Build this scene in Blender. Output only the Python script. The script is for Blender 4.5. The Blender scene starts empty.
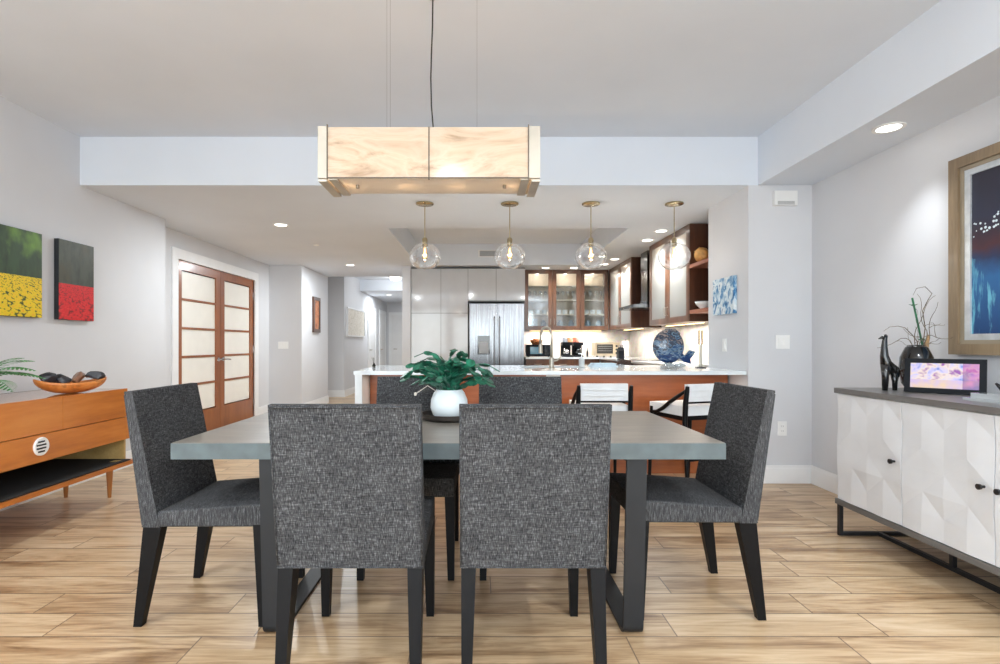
import bpy, bmesh, math, random
from mathutils import Vector, Matrix, noise
PI = math.pi
random.seed(7)
SC = bpy.context.scene
COL = SC.collection

# ---------------------------------------------------------------- helpers
def lin(c):
    return tuple(((v/255)/12.92 if v/255 <= .04045 else ((v/255+.055)/1.055)**2.4) for v in c)

def new_mat(name):
    m = bpy.data.materials.new(name); m.use_nodes = True
    nt = m.node_tree
    return m, nt, nt.nodes['Principled BSDF'], nt.nodes['Material Output']

def nd(nt, typ, **kw):
    n = nt.nodes.new(typ)
    for k, v in kw.items():
        if k in ('inp',):
            for a, b in v.items(): n.inputs[a].default_value = b
        else: setattr(n, k, v)
    return n

def coords(nt, scale=(1,1,1), loc=(0,0,0), rot=(0,0,0), kind='Object'):
    tc = nd(nt, 'ShaderNodeTexCoord'); mp = nd(nt, 'ShaderNodeMapping')
    mp.inputs['Scale'].default_value = scale; mp.inputs['Location'].default_value = loc
    mp.inputs['Rotation'].default_value = rot
    nt.links.new(tc.outputs[kind], mp.inputs['Vector'])
    return mp.outputs['Vector']

def tex_noise(nt, vec, scale=5, detail=3, rough=.5, dist=0):
    n = nd(nt, 'ShaderNodeTexNoise')
    n.inputs['Scale'].default_value = scale; n.inputs['Detail'].default_value = detail
    n.inputs['Roughness'].default_value = rough; n.inputs['Distortion'].default_value = dist
    nt.links.new(vec, n.inputs['Vector'])
    return n.outputs['Fac']

def ramp(nt, fac, stops, interp='LINEAR'):
    r = nd(nt, 'ShaderNodeValToRGB'); cr = r.color_ramp; cr.interpolation = interp
    while len(cr.elements) < len(stops): cr.elements.new(.5)
    for e, (p, c) in zip(cr.elements, stops):
        e.position = p; e.color = (*lin(c), 1)
    nt.links.new(fac, r.inputs['Fac'])
    return r.outputs['Color']

def mixc(nt, fac, a, b, mode='MIX'):
    m = nd(nt, 'ShaderNodeMix', data_type='RGBA', blend_type=mode)
    for s, v in ((0, fac), (6, a), (7, b)):
        if isinstance(v, (int, float)): m.inputs[s].default_value = v
        elif isinstance(v, tuple): m.inputs[s].default_value = (*v, 1) if len(v) == 3 else v
        else: nt.links.new(v, m.inputs[s])
    return m.outputs[2]

def math_n(nt, op, a, b=None, c=None):
    m = nd(nt, 'ShaderNodeMath', operation=op)
    for i, v in enumerate((a, b, c)):
        if v is None: continue
        if isinstance(v, (int, float)): m.inputs[i].default_value = v
        else: nt.links.new(v, m.inputs[i])
    return m.outputs[0]

def bump(nt, b, fac, strength=.2, dist=.01):
    n = nd(nt, 'ShaderNodeBump'); n.inputs['Strength'].default_value = strength
    n.inputs['Distance'].default_value = dist
    nt.links.new(fac, n.inputs['Height']); nt.links.new(n.outputs['Normal'], b.inputs['Normal'])

def plain(name, c, rough=.5, metal=0, var=.06, vs=6, spec=.5, coat=0, emit=None, es=0):
    m, nt, b, o = new_mat(name)
    v = coords(nt); f = tex_noise(nt, v, vs, 3)
    hi = tuple(min(255, x*(1+var)) for x in c); lo = tuple(x*(1-var) for x in c)
    nt.links.new(ramp(nt, f, [(.3, lo), (.7, hi)]), b.inputs['Base Color'])
    b.inputs['Roughness'].default_value = rough; b.inputs['Metallic'].default_value = metal
    b.inputs['Specular IOR Level'].default_value = spec; b.inputs['Coat Weight'].default_value = coat
    if emit:
        b.inputs['Emission Color'].default_value = (*lin(emit), 1); b.inputs['Emission Strength'].default_value = es
    return m

def wood(name, dark, mid, light, axis='y', rough=.35, fine=60, coat=.2, coarse=4, spec=.5):
    m, nt, b, o = new_mat(name)
    st = {'x': (.12,1,1), 'y': (1,.12,1), 'z': (1,1,.12)}[axis]
    v = coords(nt, st)
    f1 = tex_noise(nt, v, coarse, 4, .6, .6); f2 = tex_noise(nt, v, fine, 3, .6)
    f = math_n(nt, 'ADD', math_n(nt, 'MULTIPLY', f1, .7), math_n(nt, 'MULTIPLY', f2, .3))
    nt.links.new(ramp(nt, f, [(.32, dark), (.5, mid), (.68, light)]), b.inputs['Base Color'])
    b.inputs['Roughness'].default_value = rough; b.inputs['Coat Weight'].default_value = coat
    b.inputs['Coat Roughness'].default_value = .15; b.inputs['Specular IOR Level'].default_value = spec
    return m

def glassy(name, tint=(255,255,255), alpha=.12, edge=.6, rough=.03, gl=(255,255,255)):
    """clear thin glass: transparent body with a fresnel-driven reflection"""
    m, nt, b, o = new_mat(name)
    nt.nodes.remove(b)
    t = nd(nt, 'ShaderNodeBsdfTransparent'); t.inputs[0].default_value = (*lin(tint), 1)
    g = nd(nt, 'ShaderNodeBsdfGlossy'); g.inputs['Roughness'].default_value = rough
    g.inputs[0].default_value = (*lin(gl), 1)
    lw = nd(nt, 'ShaderNodeLayerWeight'); lw.inputs['Blend'].default_value = .35
    f = math_n(nt, 'MULTIPLY_ADD', lw.outputs['Facing'], edge, alpha)
    mx = nd(nt, 'ShaderNodeMixShader')
    nt.links.new(f, mx.inputs[0]); nt.links.new(t.outputs[0], mx.inputs[1]); nt.links.new(g.outputs[0], mx.inputs[2])
    nt.links.new(mx.outputs[0], o.inputs['Surface'])
    return m

def box(bm, x0, x1, y0, y1, z0, z1, M=None):
    vs = [bm.verts.new((x, y, z)) for z in (z0, z1) for y in (y0, y1) for x in (x0, x1)]
    if M is not None:
        for v in vs: v.co = M @ v.co
    f = [(0,2,3,1),(4,5,7,6),(0,1,5,4),(2,6,7,3),(0,4,6,2),(1,3,7,5)]
    fs = [bm.faces.new([vs[i] for i in q]) for q in f]
    return vs, fs

def bevel(bm, w, seg=2, ang=30):
    es = [e for e in bm.edges if len(e.link_faces) == 2 and e.calc_face_angle(0) > math.radians(ang)]
    bmesh.ops.bevel(bm, geom=es, offset=w, segments=seg, profile=.6, affect='EDGES', clamp_overlap=True)

def rbox(bm, x0, x1, y0, y1, z0, z1, w=.01, seg=2, M=None):
    t = bmesh.new(); box(t, x0, x1, y0, y1, z0, z1); bevel(t, w, seg); merge(bm, t, M)

def merge(bm, t, M=None):
    mp = {}
    for v in t.verts: mp[v] = bm.verts.new(M @ v.co if M is not None else v.co)
    for f in t.faces:
        try: bm.faces.new([mp[v] for v in f.verts])
        except ValueError: pass
    t.free()

def hexa(bm, bot, top):
    """8-corner solid from two 4-corner rings (counter-clockwise seen from above)"""
    a = [bm.verts.new(p) for p in bot]; b = [bm.verts.new(p) for p in top]
    bm.faces.new(a[::-1]); bm.faces.new(b)
    for i in range(4): bm.faces.new((a[i], a[(i+1)%4], b[(i+1)%4], b[i]))

def lathe(bm, prof, n=24, c=(0,0,0), M=None, closed=False):
    rings = []
    for r, z in prof:
        if r < 1e-5: rings.append([bm.verts.new((c[0], c[1], c[2]+z))])
        else: rings.append([bm.verts.new((c[0]+r*math.cos(2*PI*i/n), c[1]+r*math.sin(2*PI*i/n), c[2]+z)) for i in range(n)])
    pairs = list(zip(rings[:-1], rings[1:]))
    if closed: pairs.append((rings[-1], rings[0]))
    for a, b in pairs:
        for i in range(n):
            j = (i+1) % n
            if len(a) == 1 and len(b) == 1: continue
            if len(a) == 1: bm.faces.new((a[0], b[j], b[i]))
            elif len(b) == 1: bm.faces.new((a[i], a[j], b[0]))
            else: bm.faces.new((a[i], a[j], b[j], b[i]))
    if M is not None:
        for r in rings:
            for v in r: v.co = M @ v.co

def tube(bm, pts, rad, n=8, flat=None):
    pts = [Vector(p) for p in pts]
    if not isinstance(rad, (list, tuple)): rad = [rad]*len(pts)
    rings = []
    up = Vector((.13, .21, .97)).normalized()
    for i, p in enumerate(pts):
        d = (pts[min(i+1, len(pts)-1)] - pts[max(i-1, 0)]).normalized()
        a = d.cross(up)
        if a.length < 1e-3: a = d.cross(Vector((1,0,0)))
        a.normalize(); b = d.cross(a).normalized()
        up = -b if b.dot(up) < 0 else b
        fl = flat or 1
        rings.append([bm.verts.new(p + (a*math.cos(2*PI*k/n) + up*fl*math.sin(2*PI*k/n))*rad[i]) for k in range(n)])
    for a, b in zip(rings[:-1], rings[1:]):
        for i in range(n): bm.faces.new((a[i], a[(i+1)%n], b[(i+1)%n], b[i]))
    bm.faces.new(rings[0][::-1]); bm.faces.new(rings[-1])

def sphere(bm, c, r, seg=16, M=None, sc=(1,1,1)):
    t = bmesh.new(); bmesh.ops.create_uvsphere(t, u_segments=seg, v_segments=max(6, seg//2), radius=r)
    for v in t.verts: v.co = Vector((v.co.x*sc[0], v.co.y*sc[1], v.co.z*sc[2])) + Vector(c)
    merge(bm, t, M)

def prism(bm, poly, a0, a1, plane='xz'):
    """extrude a 2-D outline between a0 and a1 along the missing axis"""
    def P(u, v, w):
        return {'xz': (u, w, v), 'yz': (w, u, v), 'xy': (u, v, w)}[plane]
    A = [bm.verts.new(P(u, v, a0)) for u, v in poly]; B = [bm.verts.new(P(u, v, a1)) for u, v in poly]
    n = len(poly)
    bm.faces.new(A); bm.faces.new(B[::-1])
    for i in range(n): bm.faces.new((A[i], B[i], B[(i+1)%n], A[(i+1)%n]))

def obj(name, bm, mat, parent=None, smooth=None, kind=None, loc=None):
    bmesh.ops.recalc_face_normals(bm, faces=bm.faces[:])
    me = bpy.data.meshes.new(name); bm.to_mesh(me); bm.free()
    me.materials.append(mat)
    if smooth:
        for p in me.polygons: p.use_smooth = True
        if smooth is not True: 
            try: me.set_sharp_from_angle(angle=math.radians(smooth))
            except Exception: pass
    o = bpy.data.objects.new(name, me); COL.objects.link(o)
    if parent: o.parent = parent
    if kind: o['kind'] = kind
    if loc: o.location = loc
    return o

def thing(name, label, cat, loc=(0,0,0), rz=0, group=None):
    o = bpy.data.objects.new(name, None); COL.objects.link(o)
    o.empty_display_size = .05
    o.location = loc; o.rotation_euler = (0, 0, rz); tag(o, label, cat, group)
    return o

def tag(o, label, cat, group=None):
    o['label'] = label; o['category'] = cat
    if group: o['group'] = group
    return o

def dup(root, loc=None, rz=None, label=None, group=None):
    r = root.copy(); COL.objects.link(r)
    if loc is not None: r.location = loc
    if rz is not None: r.rotation_euler = (0, 0, rz)
    if label: r['label'] = label
    if group: r['group'] = group
    for ch in list(root.children):
        c = ch.copy(); COL.objects.link(c); c.parent = r
        for g in list(ch.children):
            d = g.copy(); COL.objects.link(d); d.parent = c
    return r

def B(): return bmesh.new()
def bx(*a, **k):
    b = B(); box(b, *a, **k); return b
def rb(*a, **k):
    b = B(); rbox(b, *a, **k); return b
def struct(name, bm, m, parent=None, smooth=None):
    return obj(name, bm, m, parent, smooth, None if parent else 'structure')

# ---------------------------------------------------------------- materials
WALL = plain('wall_paint', (214,215,218), .75, var=.012, vs=1.5, spec=.2)
CEIL = plain('ceiling_paint', (223,229,237), .8, var=.01, vs=1.5, spec=.2)
WHITE = plain('white_trim_paint', (238,239,240), .4, var=.01)
DOORWHITE = plain('white_door_paint', (232,232,232), .45, var=.01)
PLASTIC = plain('white_plastic', (240,240,238), .35, var=.01)
BLACK = plain('black_metal', (26,26,28), .45, var=.1)
GLOSSBLACK = plain('glossy_black', (14,14,15), .12, var=.2, coat=.6)
BLKPLASTIC = plain('black_plastic', (10,14,20), .55, spec=.2, var=.1)
LEG = plain('dark_espresso_leg', (11,11,13), .45, var=.12, vs=20, spec=.2)
GUN = plain('gunmetal_frame', (28,30,33), .5, .2, var=.08, vs=10)
CHROME = plain('chrome', (205,205,205), .16, 1, var=.03)
NICKEL = plain('brushed_nickel', (176,170,158), .3, 1, var=.05)
BRASS = plain('aged_brass', (176,160,128), .25, 1, var=.08)
GREYLAQ = plain('grey_gloss_lacquer', (208,210,213), .07, var=.01, coat=.15)
WHITELAQ = plain('white_matte_lacquer', (220,222,225), .42, var=.015)
GREYWOOD = wood('grey_washed_wood', (84,82,80), (104,102,100), (126,124,120), 'y', .38)
LEATHER = plain('white_leather', (233,236,238), .4, var=.02, vs=12)
QUARTZ = plain('white_quartz', (232,238,240), .12, var=.015, vs=8, coat=.3)
CERAMIC = plain('white_ceramic', (224,232,234), .45, var=.02)
TEAK = wood('orange_teak', (176,96,30), (202,118,42), (216,138,60), 'y', .3, 40, .35)
TEAKEND = wood('pale_teak', (172,140,84), (190,158,100), (204,174,118), 'y', .4)
MAHOG = wood('mahogany_panel', (116,62,32), (142,78,42), (166,98,58), 'x', .28, 30, .5, 2.5)
CHERRY = wood('cherry_door', (118,62,26), (142,78,34), (160,94,46), 'z', .3, 30, .3)
DARKCAB = wood('dark_walnut', (54,30,20), (72,42,28), (94,58,40), 'z', .3, 30, .4)
CABMID = wood('walnut_frame', (70,42,28), (92,58,38), (116,76,50), 'z', .3, 30, .4)
CLOTHBLK = plain('black_speaker_cloth', (22,21,21), .9, var=.15, vs=40)
FROST = plain('frosted_glass', (244,242,234), .35, var=.01)
STONE = plain('dark_stone', (40,40,44), .35, var=.35, vs=9)
BROWNSTONE = plain('brown_agate', (120,88,70), .35, var=.3, vs=14)
SHELFW = plain('pale_shelf', (228,216,196), .4, var=.02)
OUTLETSLOT = plain('outlet_slot_grey', (150,150,150), .5)
GREEN = plain('cactus_green', (28,84,64), .35, var=.5, vs=30)
FERN = plain('fern_green', (58,124,62), .45, var=.35, vs=30)
SOIL = plain('potting_soil', (60,44,34), .9, var=.3, vs=60)
TWIG = plain('dry_twig', (104,92,76), .7, var=.25, vs=40)
BAMBOO = plain('green_cane', (24,92,58), .45, var=.25, vs=30)
TRAYMETAL = plain('bronze_tray', (62,56,52), .3, .6, var=.2, vs=14)
CLEAR = glassy('clear_glass', alpha=.04, edge=.55)
CABGLASS = glassy('cabinet_glass', (242,244,244), .10, .4, .06)
SEEDY = glassy('seeded_glass', (236,234,228), .2, .35, .25)
_nt = SEEDY.node_tree; _mx = [n for n in _nt.nodes if n.type == 'MIX_SHADER'][0]
_d = nd(_nt, 'ShaderNodeBsdfTranslucent'); _d.inputs[0].default_value = (.85,.84,.8,1)
_d2 = nd(_nt, 'ShaderNodeBsdfDiffuse'); _d2.inputs[0].default_value = (.85,.84,.8,1)
_a = nd(_nt, 'ShaderNodeMixShader'); _nt.links.new(_d.outputs[0], _a.inputs[1]); _nt.links.new(_d2.outputs[0], _a.inputs[2])
_b = nd(_nt, 'ShaderNodeMixShader'); _b.inputs[0].default_value = .35; _nt.links.new(_mx.outputs[0], _b.inputs[1]); _nt.links.new(_a.outputs[0], _b.inputs[2])
_nt.links.new(_b.outputs[0], [n for n in _nt.nodes if n.type == 'OUTPUT_MATERIAL'][0].inputs['Surface'])
BULBGLASS = glassy('bulb_glass', (255,240,214), .08, .5)

CARC = plain('cabinet_gap_grey', (120,121,123), .6)
def steel():
    m, nt, b, o = new_mat('brushed_steel')
    v = coords(nt, (60, 60, .6)); f = tex_noise(nt, v, 3, 2)
    nt.links.new(ramp(nt, f, [(.3, (108,109,112)), (.7, (150,151,154))]), b.inputs['Base Color'])
    b.inputs['Metallic'].default_value = 1; b.inputs['Roughness'].default_value = .2
    v2 = coords(nt, (1,1,.15)); bump(nt, b, tex_noise(nt, v2, 7, 2), .25, .02)
    return m
STEEL = steel()

def fabric():
    m, nt, b, o = new_mat('charcoal_heather_weave')
    a = tex_noise(nt, coords(nt, (1, 1, .09)), 380, 2, .6)
    c = tex_noise(nt, coords(nt, (.10, 1, 1), (3.3,1.2,.7)), 330, 2, .6)
    d = tex_noise(nt, coords(nt), 9, 2)
    f = math_n(nt, 'ADD', math_n(nt, 'MULTIPLY', a, .62), math_n(nt, 'MULTIPLY', c, .38))
    f = math_n(nt, 'ADD', f, math_n(nt, 'MULTIPLY', math_n(nt, 'SUBTRACT', d, .5), .08))
    nt.links.new(ramp(nt, f, [(.34, (30,30,31)), (.47, (58,58,59)), (.56, (78,78,79)), (.70, (124,124,125))]), b.inputs['Base Color'])
    b.inputs['Roughness'].default_value = .95; b.inputs['Specular IOR Level'].default_value = .15
    bump(nt, b, f, .35, .004)
    return m
FABRIC = fabric()

def floor_mat():
    m, nt, b, o = new_mat('wood_look_tile')
    tc = nd(nt, 'ShaderNodeTexCoord'); sp = nd(nt, 'ShaderNodeSeparateXYZ')
    nt.links.new(tc.outputs['Object'], sp.inputs[0])
    W, L = .178, .84
    ry = math_n(nt, 'DIVIDE', math_n(nt, 'ADD', sp.outputs['Y'], 3*W*20 - 2.061 + W*0), W)
    row = math_n(nt, 'FLOOR', ry); fy = math_n(nt, 'FRACT', ry)
    wn = nd(nt, 'ShaderNodeTexWhiteNoise', noise_dimensions='1D'); nt.links.new(row, wn.inputs['W'])
    rx = math_n(nt, 'ADD', math_n(nt, 'DIVIDE', sp.outputs['X'], L), wn.outputs['Value'])
    rx = math_n(nt, 'ADD', rx, 40)
    cx = math_n(nt, 'FLOOR', rx); fx = math_n(nt, 'FRACT', rx)
    cb = nd(nt, 'ShaderNodeCombineXYZ'); nt.links.new(cx, cb.inputs[0]); nt.links.new(row, cb.inputs[1])
    w2 = nd(nt, 'ShaderNodeTexWhiteNoise', noise_dimensions='2D'); nt.links.new(cb.outputs[0], w2.inputs['Vector'])
    # grain, shifted per plank
    sh = nd(nt, 'ShaderNodeVectorMath', operation='SCALE'); sh.inputs['Scale'].default_value = 17
    nt.links.new(w2.outputs['Color'], sh.inputs[0])
    ad = nd(nt, 'ShaderNodeVectorMath', operation='ADD')
    nt.links.new(tc.outputs['Object'], ad.inputs[0]); nt.links.new(sh.outputs[0], ad.inputs[1])
    mp = nd(nt, 'ShaderNodeMapping'); mp.inputs['Scale'].default_value = (.13, 1, 1); nt.links.new(ad.outputs[0], mp.inputs['Vector'])
    g1 = tex_noise(nt, mp.outputs[0], 9, 5, .62, 1.2)
    mp2 = nd(nt, 'ShaderNodeMapping'); mp2.inputs['Scale'].default_value = (.06, 1, 1); nt.links.new(ad.outputs[0], mp2.inputs['Vector'])
    g2 = tex_noise(nt, mp2.outputs[0], 70, 3, .6, .3)
    f = math_n(nt, 'ADD', math_n(nt, 'MULTIPLY', g1, .7), math_n(nt, 'MULTIPLY', g2, .3))
    f = math_n(nt, 'ADD', f, math_n(nt, 'MULTIPLY', math_n(nt, 'SUBTRACT', w2.outputs['Value'], .5), .10))
    col = ramp(nt, f, [(.31, (118,88,60)), (.41, (160,128,94)), (.50, (190,160,124)), (.60, (206,179,144)), (.75, (220,198,168))])
    # small knots
    mk = nd(nt, 'ShaderNodeMapping'); mk.inputs['Scale'].default_value = (.45, 1, 1); nt.links.new(ad.outputs[0], mk.inputs['Vector'])
    vo = nd(nt, 'ShaderNodeTexVoronoi'); vo.inputs['Scale'].default_value = 2.6; nt.links.new(mk.outputs[0], vo.inputs['Vector'])
    kn = math_n(nt, 'LESS_THAN', vo.outputs['Distance'], .035)
    col = mixc(nt, math_n(nt, 'MULTIPLY', kn, .7), col, lin((84,62,44)))
    # grout
    gy = math_n(nt, 'GREATER_THAN', math_n(nt, 'ABSOLUTE', math_n(nt, 'SUBTRACT', fy, .5)), .5-.0032/W)
    gx = math_n(nt, 'GREATER_THAN', math_n(nt, 'ABSOLUTE', math_n(nt, 'SUBTRACT', fx, .5)), .5-.0028/L)
    g = math_n(nt, 'MAXIMUM', gx, gy)
    col = mixc(nt, math_n(nt, 'MULTIPLY', g, .85), col, lin((104,84,66)))
    nt.links.new(col, b.inputs['Base Color'])
    b.inputs['Roughness'].default_value = .3; b.inputs['Specular IOR Level'].default_value = .45
    bump(nt, b, math_n(nt, 'SUBTRACT', math_n(nt, 'MULTIPLY', f, .15), g), .15, .003)
    return m
FLOOR = floor_mat()

def tabletop():
    m, nt, b, o = new_mat('grey_oak_veneer')
    f1 = tex_noise(nt, coords(nt, (.2,1,1)), 12, 4, .6, .4); f2 = tex_noise(nt, coords(nt, (.1,1,1)), 90, 2)
    f = math_n(nt, 'ADD', math_n(nt, 'MULTIPLY', f1, .6), math_n(nt, 'MULTIPLY', f2, .4))
    nt.links.new(ramp(nt, f, [(.3, (108,102,94)), (.7, (138,130,119))]), b.inputs['Base Color'])
    b.inputs['Roughness'].default_value = .32
    return m
TABLE = tabletop()

def mosaic():
    m, nt, b, o = new_mat('marble_mosaic')
    vo = nd(nt, 'ShaderNodeTexVoronoi'); vo.inputs['Scale'].default_value = 26
    nt.links.new(coords(nt), vo.inputs['Vector'])
    f = tex_noise(nt, coords(nt), 5, 4, .6)
    c = ramp(nt, f, [(.3, (214,206,196)), (.7, (240,236,230))])
    nt.links.new(mixc(nt, .12, c, vo.outputs['Color']), b.inputs['Base Color'])
    b.inputs['Roughness'].default_value = .2
    return m
MOSAIC = mosaic()

def alabaster():
    m, nt, b, o = new_mat('veined_alabaster')
    nt.nodes.remove(b)
    v = coords(nt, (.5, 1, 1.6), rot=(0, .25, 0))
    f = tex_noise(nt, v, 5, 6, .6, 1.6)
    c = ramp(nt, f, [(.28, (186,158,128)), (.40, (230,212,188)), (.5, (240,228,210)), (.62, (230,212,190)), (.74, (206,180,150))])
    d = nd(nt, 'ShaderNodeBsdfDiffuse'); t = nd(nt, 'ShaderNodeBsdfTranslucent'); g = nd(nt, 'ShaderNodeBsdfGlossy')
    g.inputs['Roughness'].default_value = .15
    nt.links.new(c, d.inputs[0]); nt.links.new(c, t.inputs[0])
    m1 = nd(nt, 'ShaderNodeMixShader'); m1.inputs[0].default_value = .5
    nt.links.new(d.outputs[0], m1.inputs[1]); nt.links.new(t.outputs[0], m1.inputs[2])
    m2 = nd(nt, 'ShaderNodeMixShader'); m2.inputs[0].default_value = .04
    nt.links.new(m1.outputs[0], m2.inputs[1]); nt.links.new(g.outputs[0], m2.inputs[2])
    nt.links.new(m2.outputs[0], o.inputs['Surface'])
    return m
ALAB = alabaster()
OPAL = alabaster()
OPAL.name = 'opal_glass'
for n_ in OPAL.node_tree.nodes:
    if n_.type == 'VALTORGB':
        for e_ in n_.color_ramp.elements: e_.color = (.9,.87,.82,1)

def emis(name, c, s):
    m, nt, b, o = new_mat(name); nt.nodes.remove(b)
    e = nd(nt, 'ShaderNodeEmission'); e.inputs[0].default_value = (*lin(c), 1); e.inputs[1].default_value = s
    nt.links.new(e.outputs[0], o.inputs['Surface'])
    return m
LENS = emis('lit_lens', (255,250,240), 6)
WARMLENS = emis('warm_lit_lens', (255,214,150), 8)
FILAMENT = emis('filament', (255,200,120), 14)

# ---------------------------------------------------------------- room
XL, XD, XR = -3.34, -3.55, 2.77
ZU, ZL = 2.89, 2.485
YB = 4.34
BACK = -3.2
struct('floor', bx(-6.2, 3.2, BACK-.3, 17.2, -.12, 0), FLOOR)
struct('ceiling_upper', bx(XL-.2, XR+.2, BACK-.2, YB, ZU, ZU+.12), CEIL)
struct('ceiling_soffit', bx(2.32, XR+.05, BACK, YB, ZL, ZU+.02), CEIL)
b = B()
T = (-1.05, 1.70, 5.95, 8.72)
ZT = ZU+.12
box(b, -6.2, XR+.2, YB, T[2], ZL, ZT); box(b, -6.2, T[0], T[2], T[3], ZL, ZT)
box(b, T[1], XR+.2, T[2], T[3], ZL, ZT); box(b, -6.2, XR+.2, T[3], 10.26, ZL, ZT)
box(b, T[0], T[1], T[2], T[3], 2.84, ZT)
struct('ceiling_lower', b, CEIL)
struct('ceiling_passage', bx(-6.2, -1.2, 10.26, 12.9, 2.75, ZT), CEIL)
struct('ceiling_hallway', bx(-3.1, -1.2, 12.9, 16.8, ZL, ZT), CEIL)
struct('wall_left', bx(XL-.2, XL, BACK, 5.52, 0, ZU+.02), WALL)
b = B(); box(b, XD-.12, XD, 5.30, 6.09, 0, ZL+.02); box(b, XD-.12, XD, 8.17, 8.80, 0, ZL+.02); box(b, XD-.12, XD, 6.09, 8.17, 2.16, ZL+.02)
struct('wall_entry', b, WALL)
struct('wall_den', bx(XD-.5, XD-.35, 5.3, 8.8, 0, ZL+.02), WALL)
struct('wall_corner', bx(XD-.12, -3.0, 8.75, 8.9, 0, ZL+.02), WALL)
struct('wall_passage', bx(-3.12, -3.0, 8.9, 10.26, 0, ZL+.02), WALL)
struct('wall_niche', bx(-6.2, -2.98, 11.4, 11.52, 0, ZT), WALL)
struct('wall_far_left', bx(-6.3, -6.18, 8.8, 11.5, 0, ZT), WALL)
struct('wall_side_hall', bx(-6.2, -3.12, 8.9, 9.0, 0, ZT), WALL)
struct('wall_hallway', bx(-3.1, -2.98, 11.52, 16.7, 0, ZT), WALL)
struct('wall_hallway_end', bx(-2.98, -1.2, 16.6, 16.75, 0, ZL+.02), WALL)
struct('wall_hallway_right', bx(-1.32, -1.2, 9.7, 16.6, 0, ZT), WALL)
struct('wall_kitchen_end', bx(-1.32, -1.18, 8.84, 9.7, 0, ZL+.02), WALL)
struct('wall_kitchen_back', bx(-1.18, XR+.12, 9.6, 9.75, 0, ZL+.02), WALL)
struct('wall_right', bx(XR, XR+.2, BACK, 9.6, 0, ZU+.02), WALL)
struct('wall_pier', bx(2.24, XR, YB, 5.1, 0, ZL), WALL)
# rear wall with three tall windows (behind the camera)
b = B()
ox = [(-3.05, -1.35), (-1.1, .75), (1.0, 2.25)]
edges = [XL-.1] + [e for o_ in ox for e in o_] + [XR+.1]
for i in range(0, len(edges), 2): box(b, edges[i], edges[i+1], BACK-.15, BACK, 0, ZU+.02)
for a_, c_ in ox: box(b, a_, c_, BACK-.15, BACK, 2.5, ZU+.02); box(b, a_, c_, BACK-.15, BACK, 0, .12)
struct('wall_rear', b, WALL)
for i, (a_, c_) in enumerate(ox):
    b = B()
    for u in (a_, (a_+c_)/2-.03, c_-.06): box(b, u, u+.06, BACK-.11, BACK-.05, .12, 2.5)
    box(b, a_+.06, c_-.06, BACK-.11, BACK-.05, .12, .18); box(b, a_+.06, c_-.06, BACK-.11, BACK-.05, 2.44, 2.5)
    struct('window_%d' % (i+1), b, WHITE)

# baseboards
def base(name, x0, x1, y0, y1):
    b = B(); rbox(b, x0, x1, y0, y1, 0, .125, .003); 
    ix = .004 if (x1-x0) < .05 else 0; iy = .004 if (y1-y0) < .05 else 0
    box(b, x0+ix, x1-ix, y0+iy, y1-iy, .125, .15)
    struct('baseboard_'+name, b, WHITE)
base('left', XL, XL+.018, BACK, 5.52)
base('right', XR-.018, XR, BACK, YB-.018)
base('pier', 2.24, XR, YB-.018, YB)
base('entry', XD, XD+.018, 8.28, 8.732)
base('corner', XD, -2.982, 8.732, 8.75)
base('passage', -3.0, -2.982, 8.75, 10.26)
base('niche', -6.1, -2.962, 11.382, 11.4)
base('hallway', -2.98, -2.962, 11.4, 13.7)

# double french doors
b = B(); x0, x1 = XD, XD+.02
box(b, x0, x1, 5.97, 6.09, 0, 2.28); box(b, x0, x1, 8.17, 8.29, 0, 2.28); box(b, x0, x1, 6.09, 8.17, 2.16, 2.28)
bevel(b, .004, 1)
box(b, x0-.12, x0, 6.07, 6.09, 0, 2.16); box(b, x0-.12, x0, 8.17, 8.19, 0, 2.16)
struct('trim_1', b, WHITE)
def french(name, y0, y1, hy, label):
    d = thing(name, label, 'door', (XD-.03, (y0+y1)/2, 0)); d['kind'] = 'structure'
    w = (y1-y0)/2 - .003; s = .115
    b = B()
    box(b, -.02, .02, -w, -w+s, .01, 2.155); box(b, -.02, .02, w-s, w, .01, 2.155)
    box(b, -.02, .02, -w+s, w-s, .01, .31); box(b, -.02, .02, -w+s, w-s, 2.045, 2.155)
    h = (2.045-.31)/5
    for i in range(1, 5): box(b, -.014, .014, -w+s, w-s, .31+i*h-.014, .31+i*h+.014)
    obj('door_frame', b, CHERRY, d)
    for i in range(5): obj('glass_pane', bx(-.004, .004, -w+s-.005, w-s+.005, .31+i*h+.012, .31+(i+1)*h-.012), FROST, d)
    b = B(); M = Matrix.Rotation(PI/2, 4, 'Y'); lathe(b, [(0,.018),(.027,.018),(.027,.03),(0,.03)], 16, M=M @ Matrix.Translation((-.95, hy, 0)))
    sgn = 1 if hy < 0 else -1
    tube(b, [(.03, hy, .95), (.07, hy, .95), (.075, hy+.02*sgn, .95), (.075, hy+.12*sgn, .945)], .009)
    obj('lever_handle', b, CHROME, d, 40)
    hb = -math.copysign(w+.002, hy)
    for z in (.25, 1.08, 1.92): obj('hinge', bx(.018, .028, hb-.012, hb+.012, z-.05, z+.05), CHROME, d)
french('door_1', 6.09, 7.13, .46, 'reddish wooden french door leaf with five frosted panes, nearer the paintings')
french('door_2', 7.13, 8.17, -.46, 'reddish wooden french door leaf with frosted panes, nearer the hallway corner')

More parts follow.
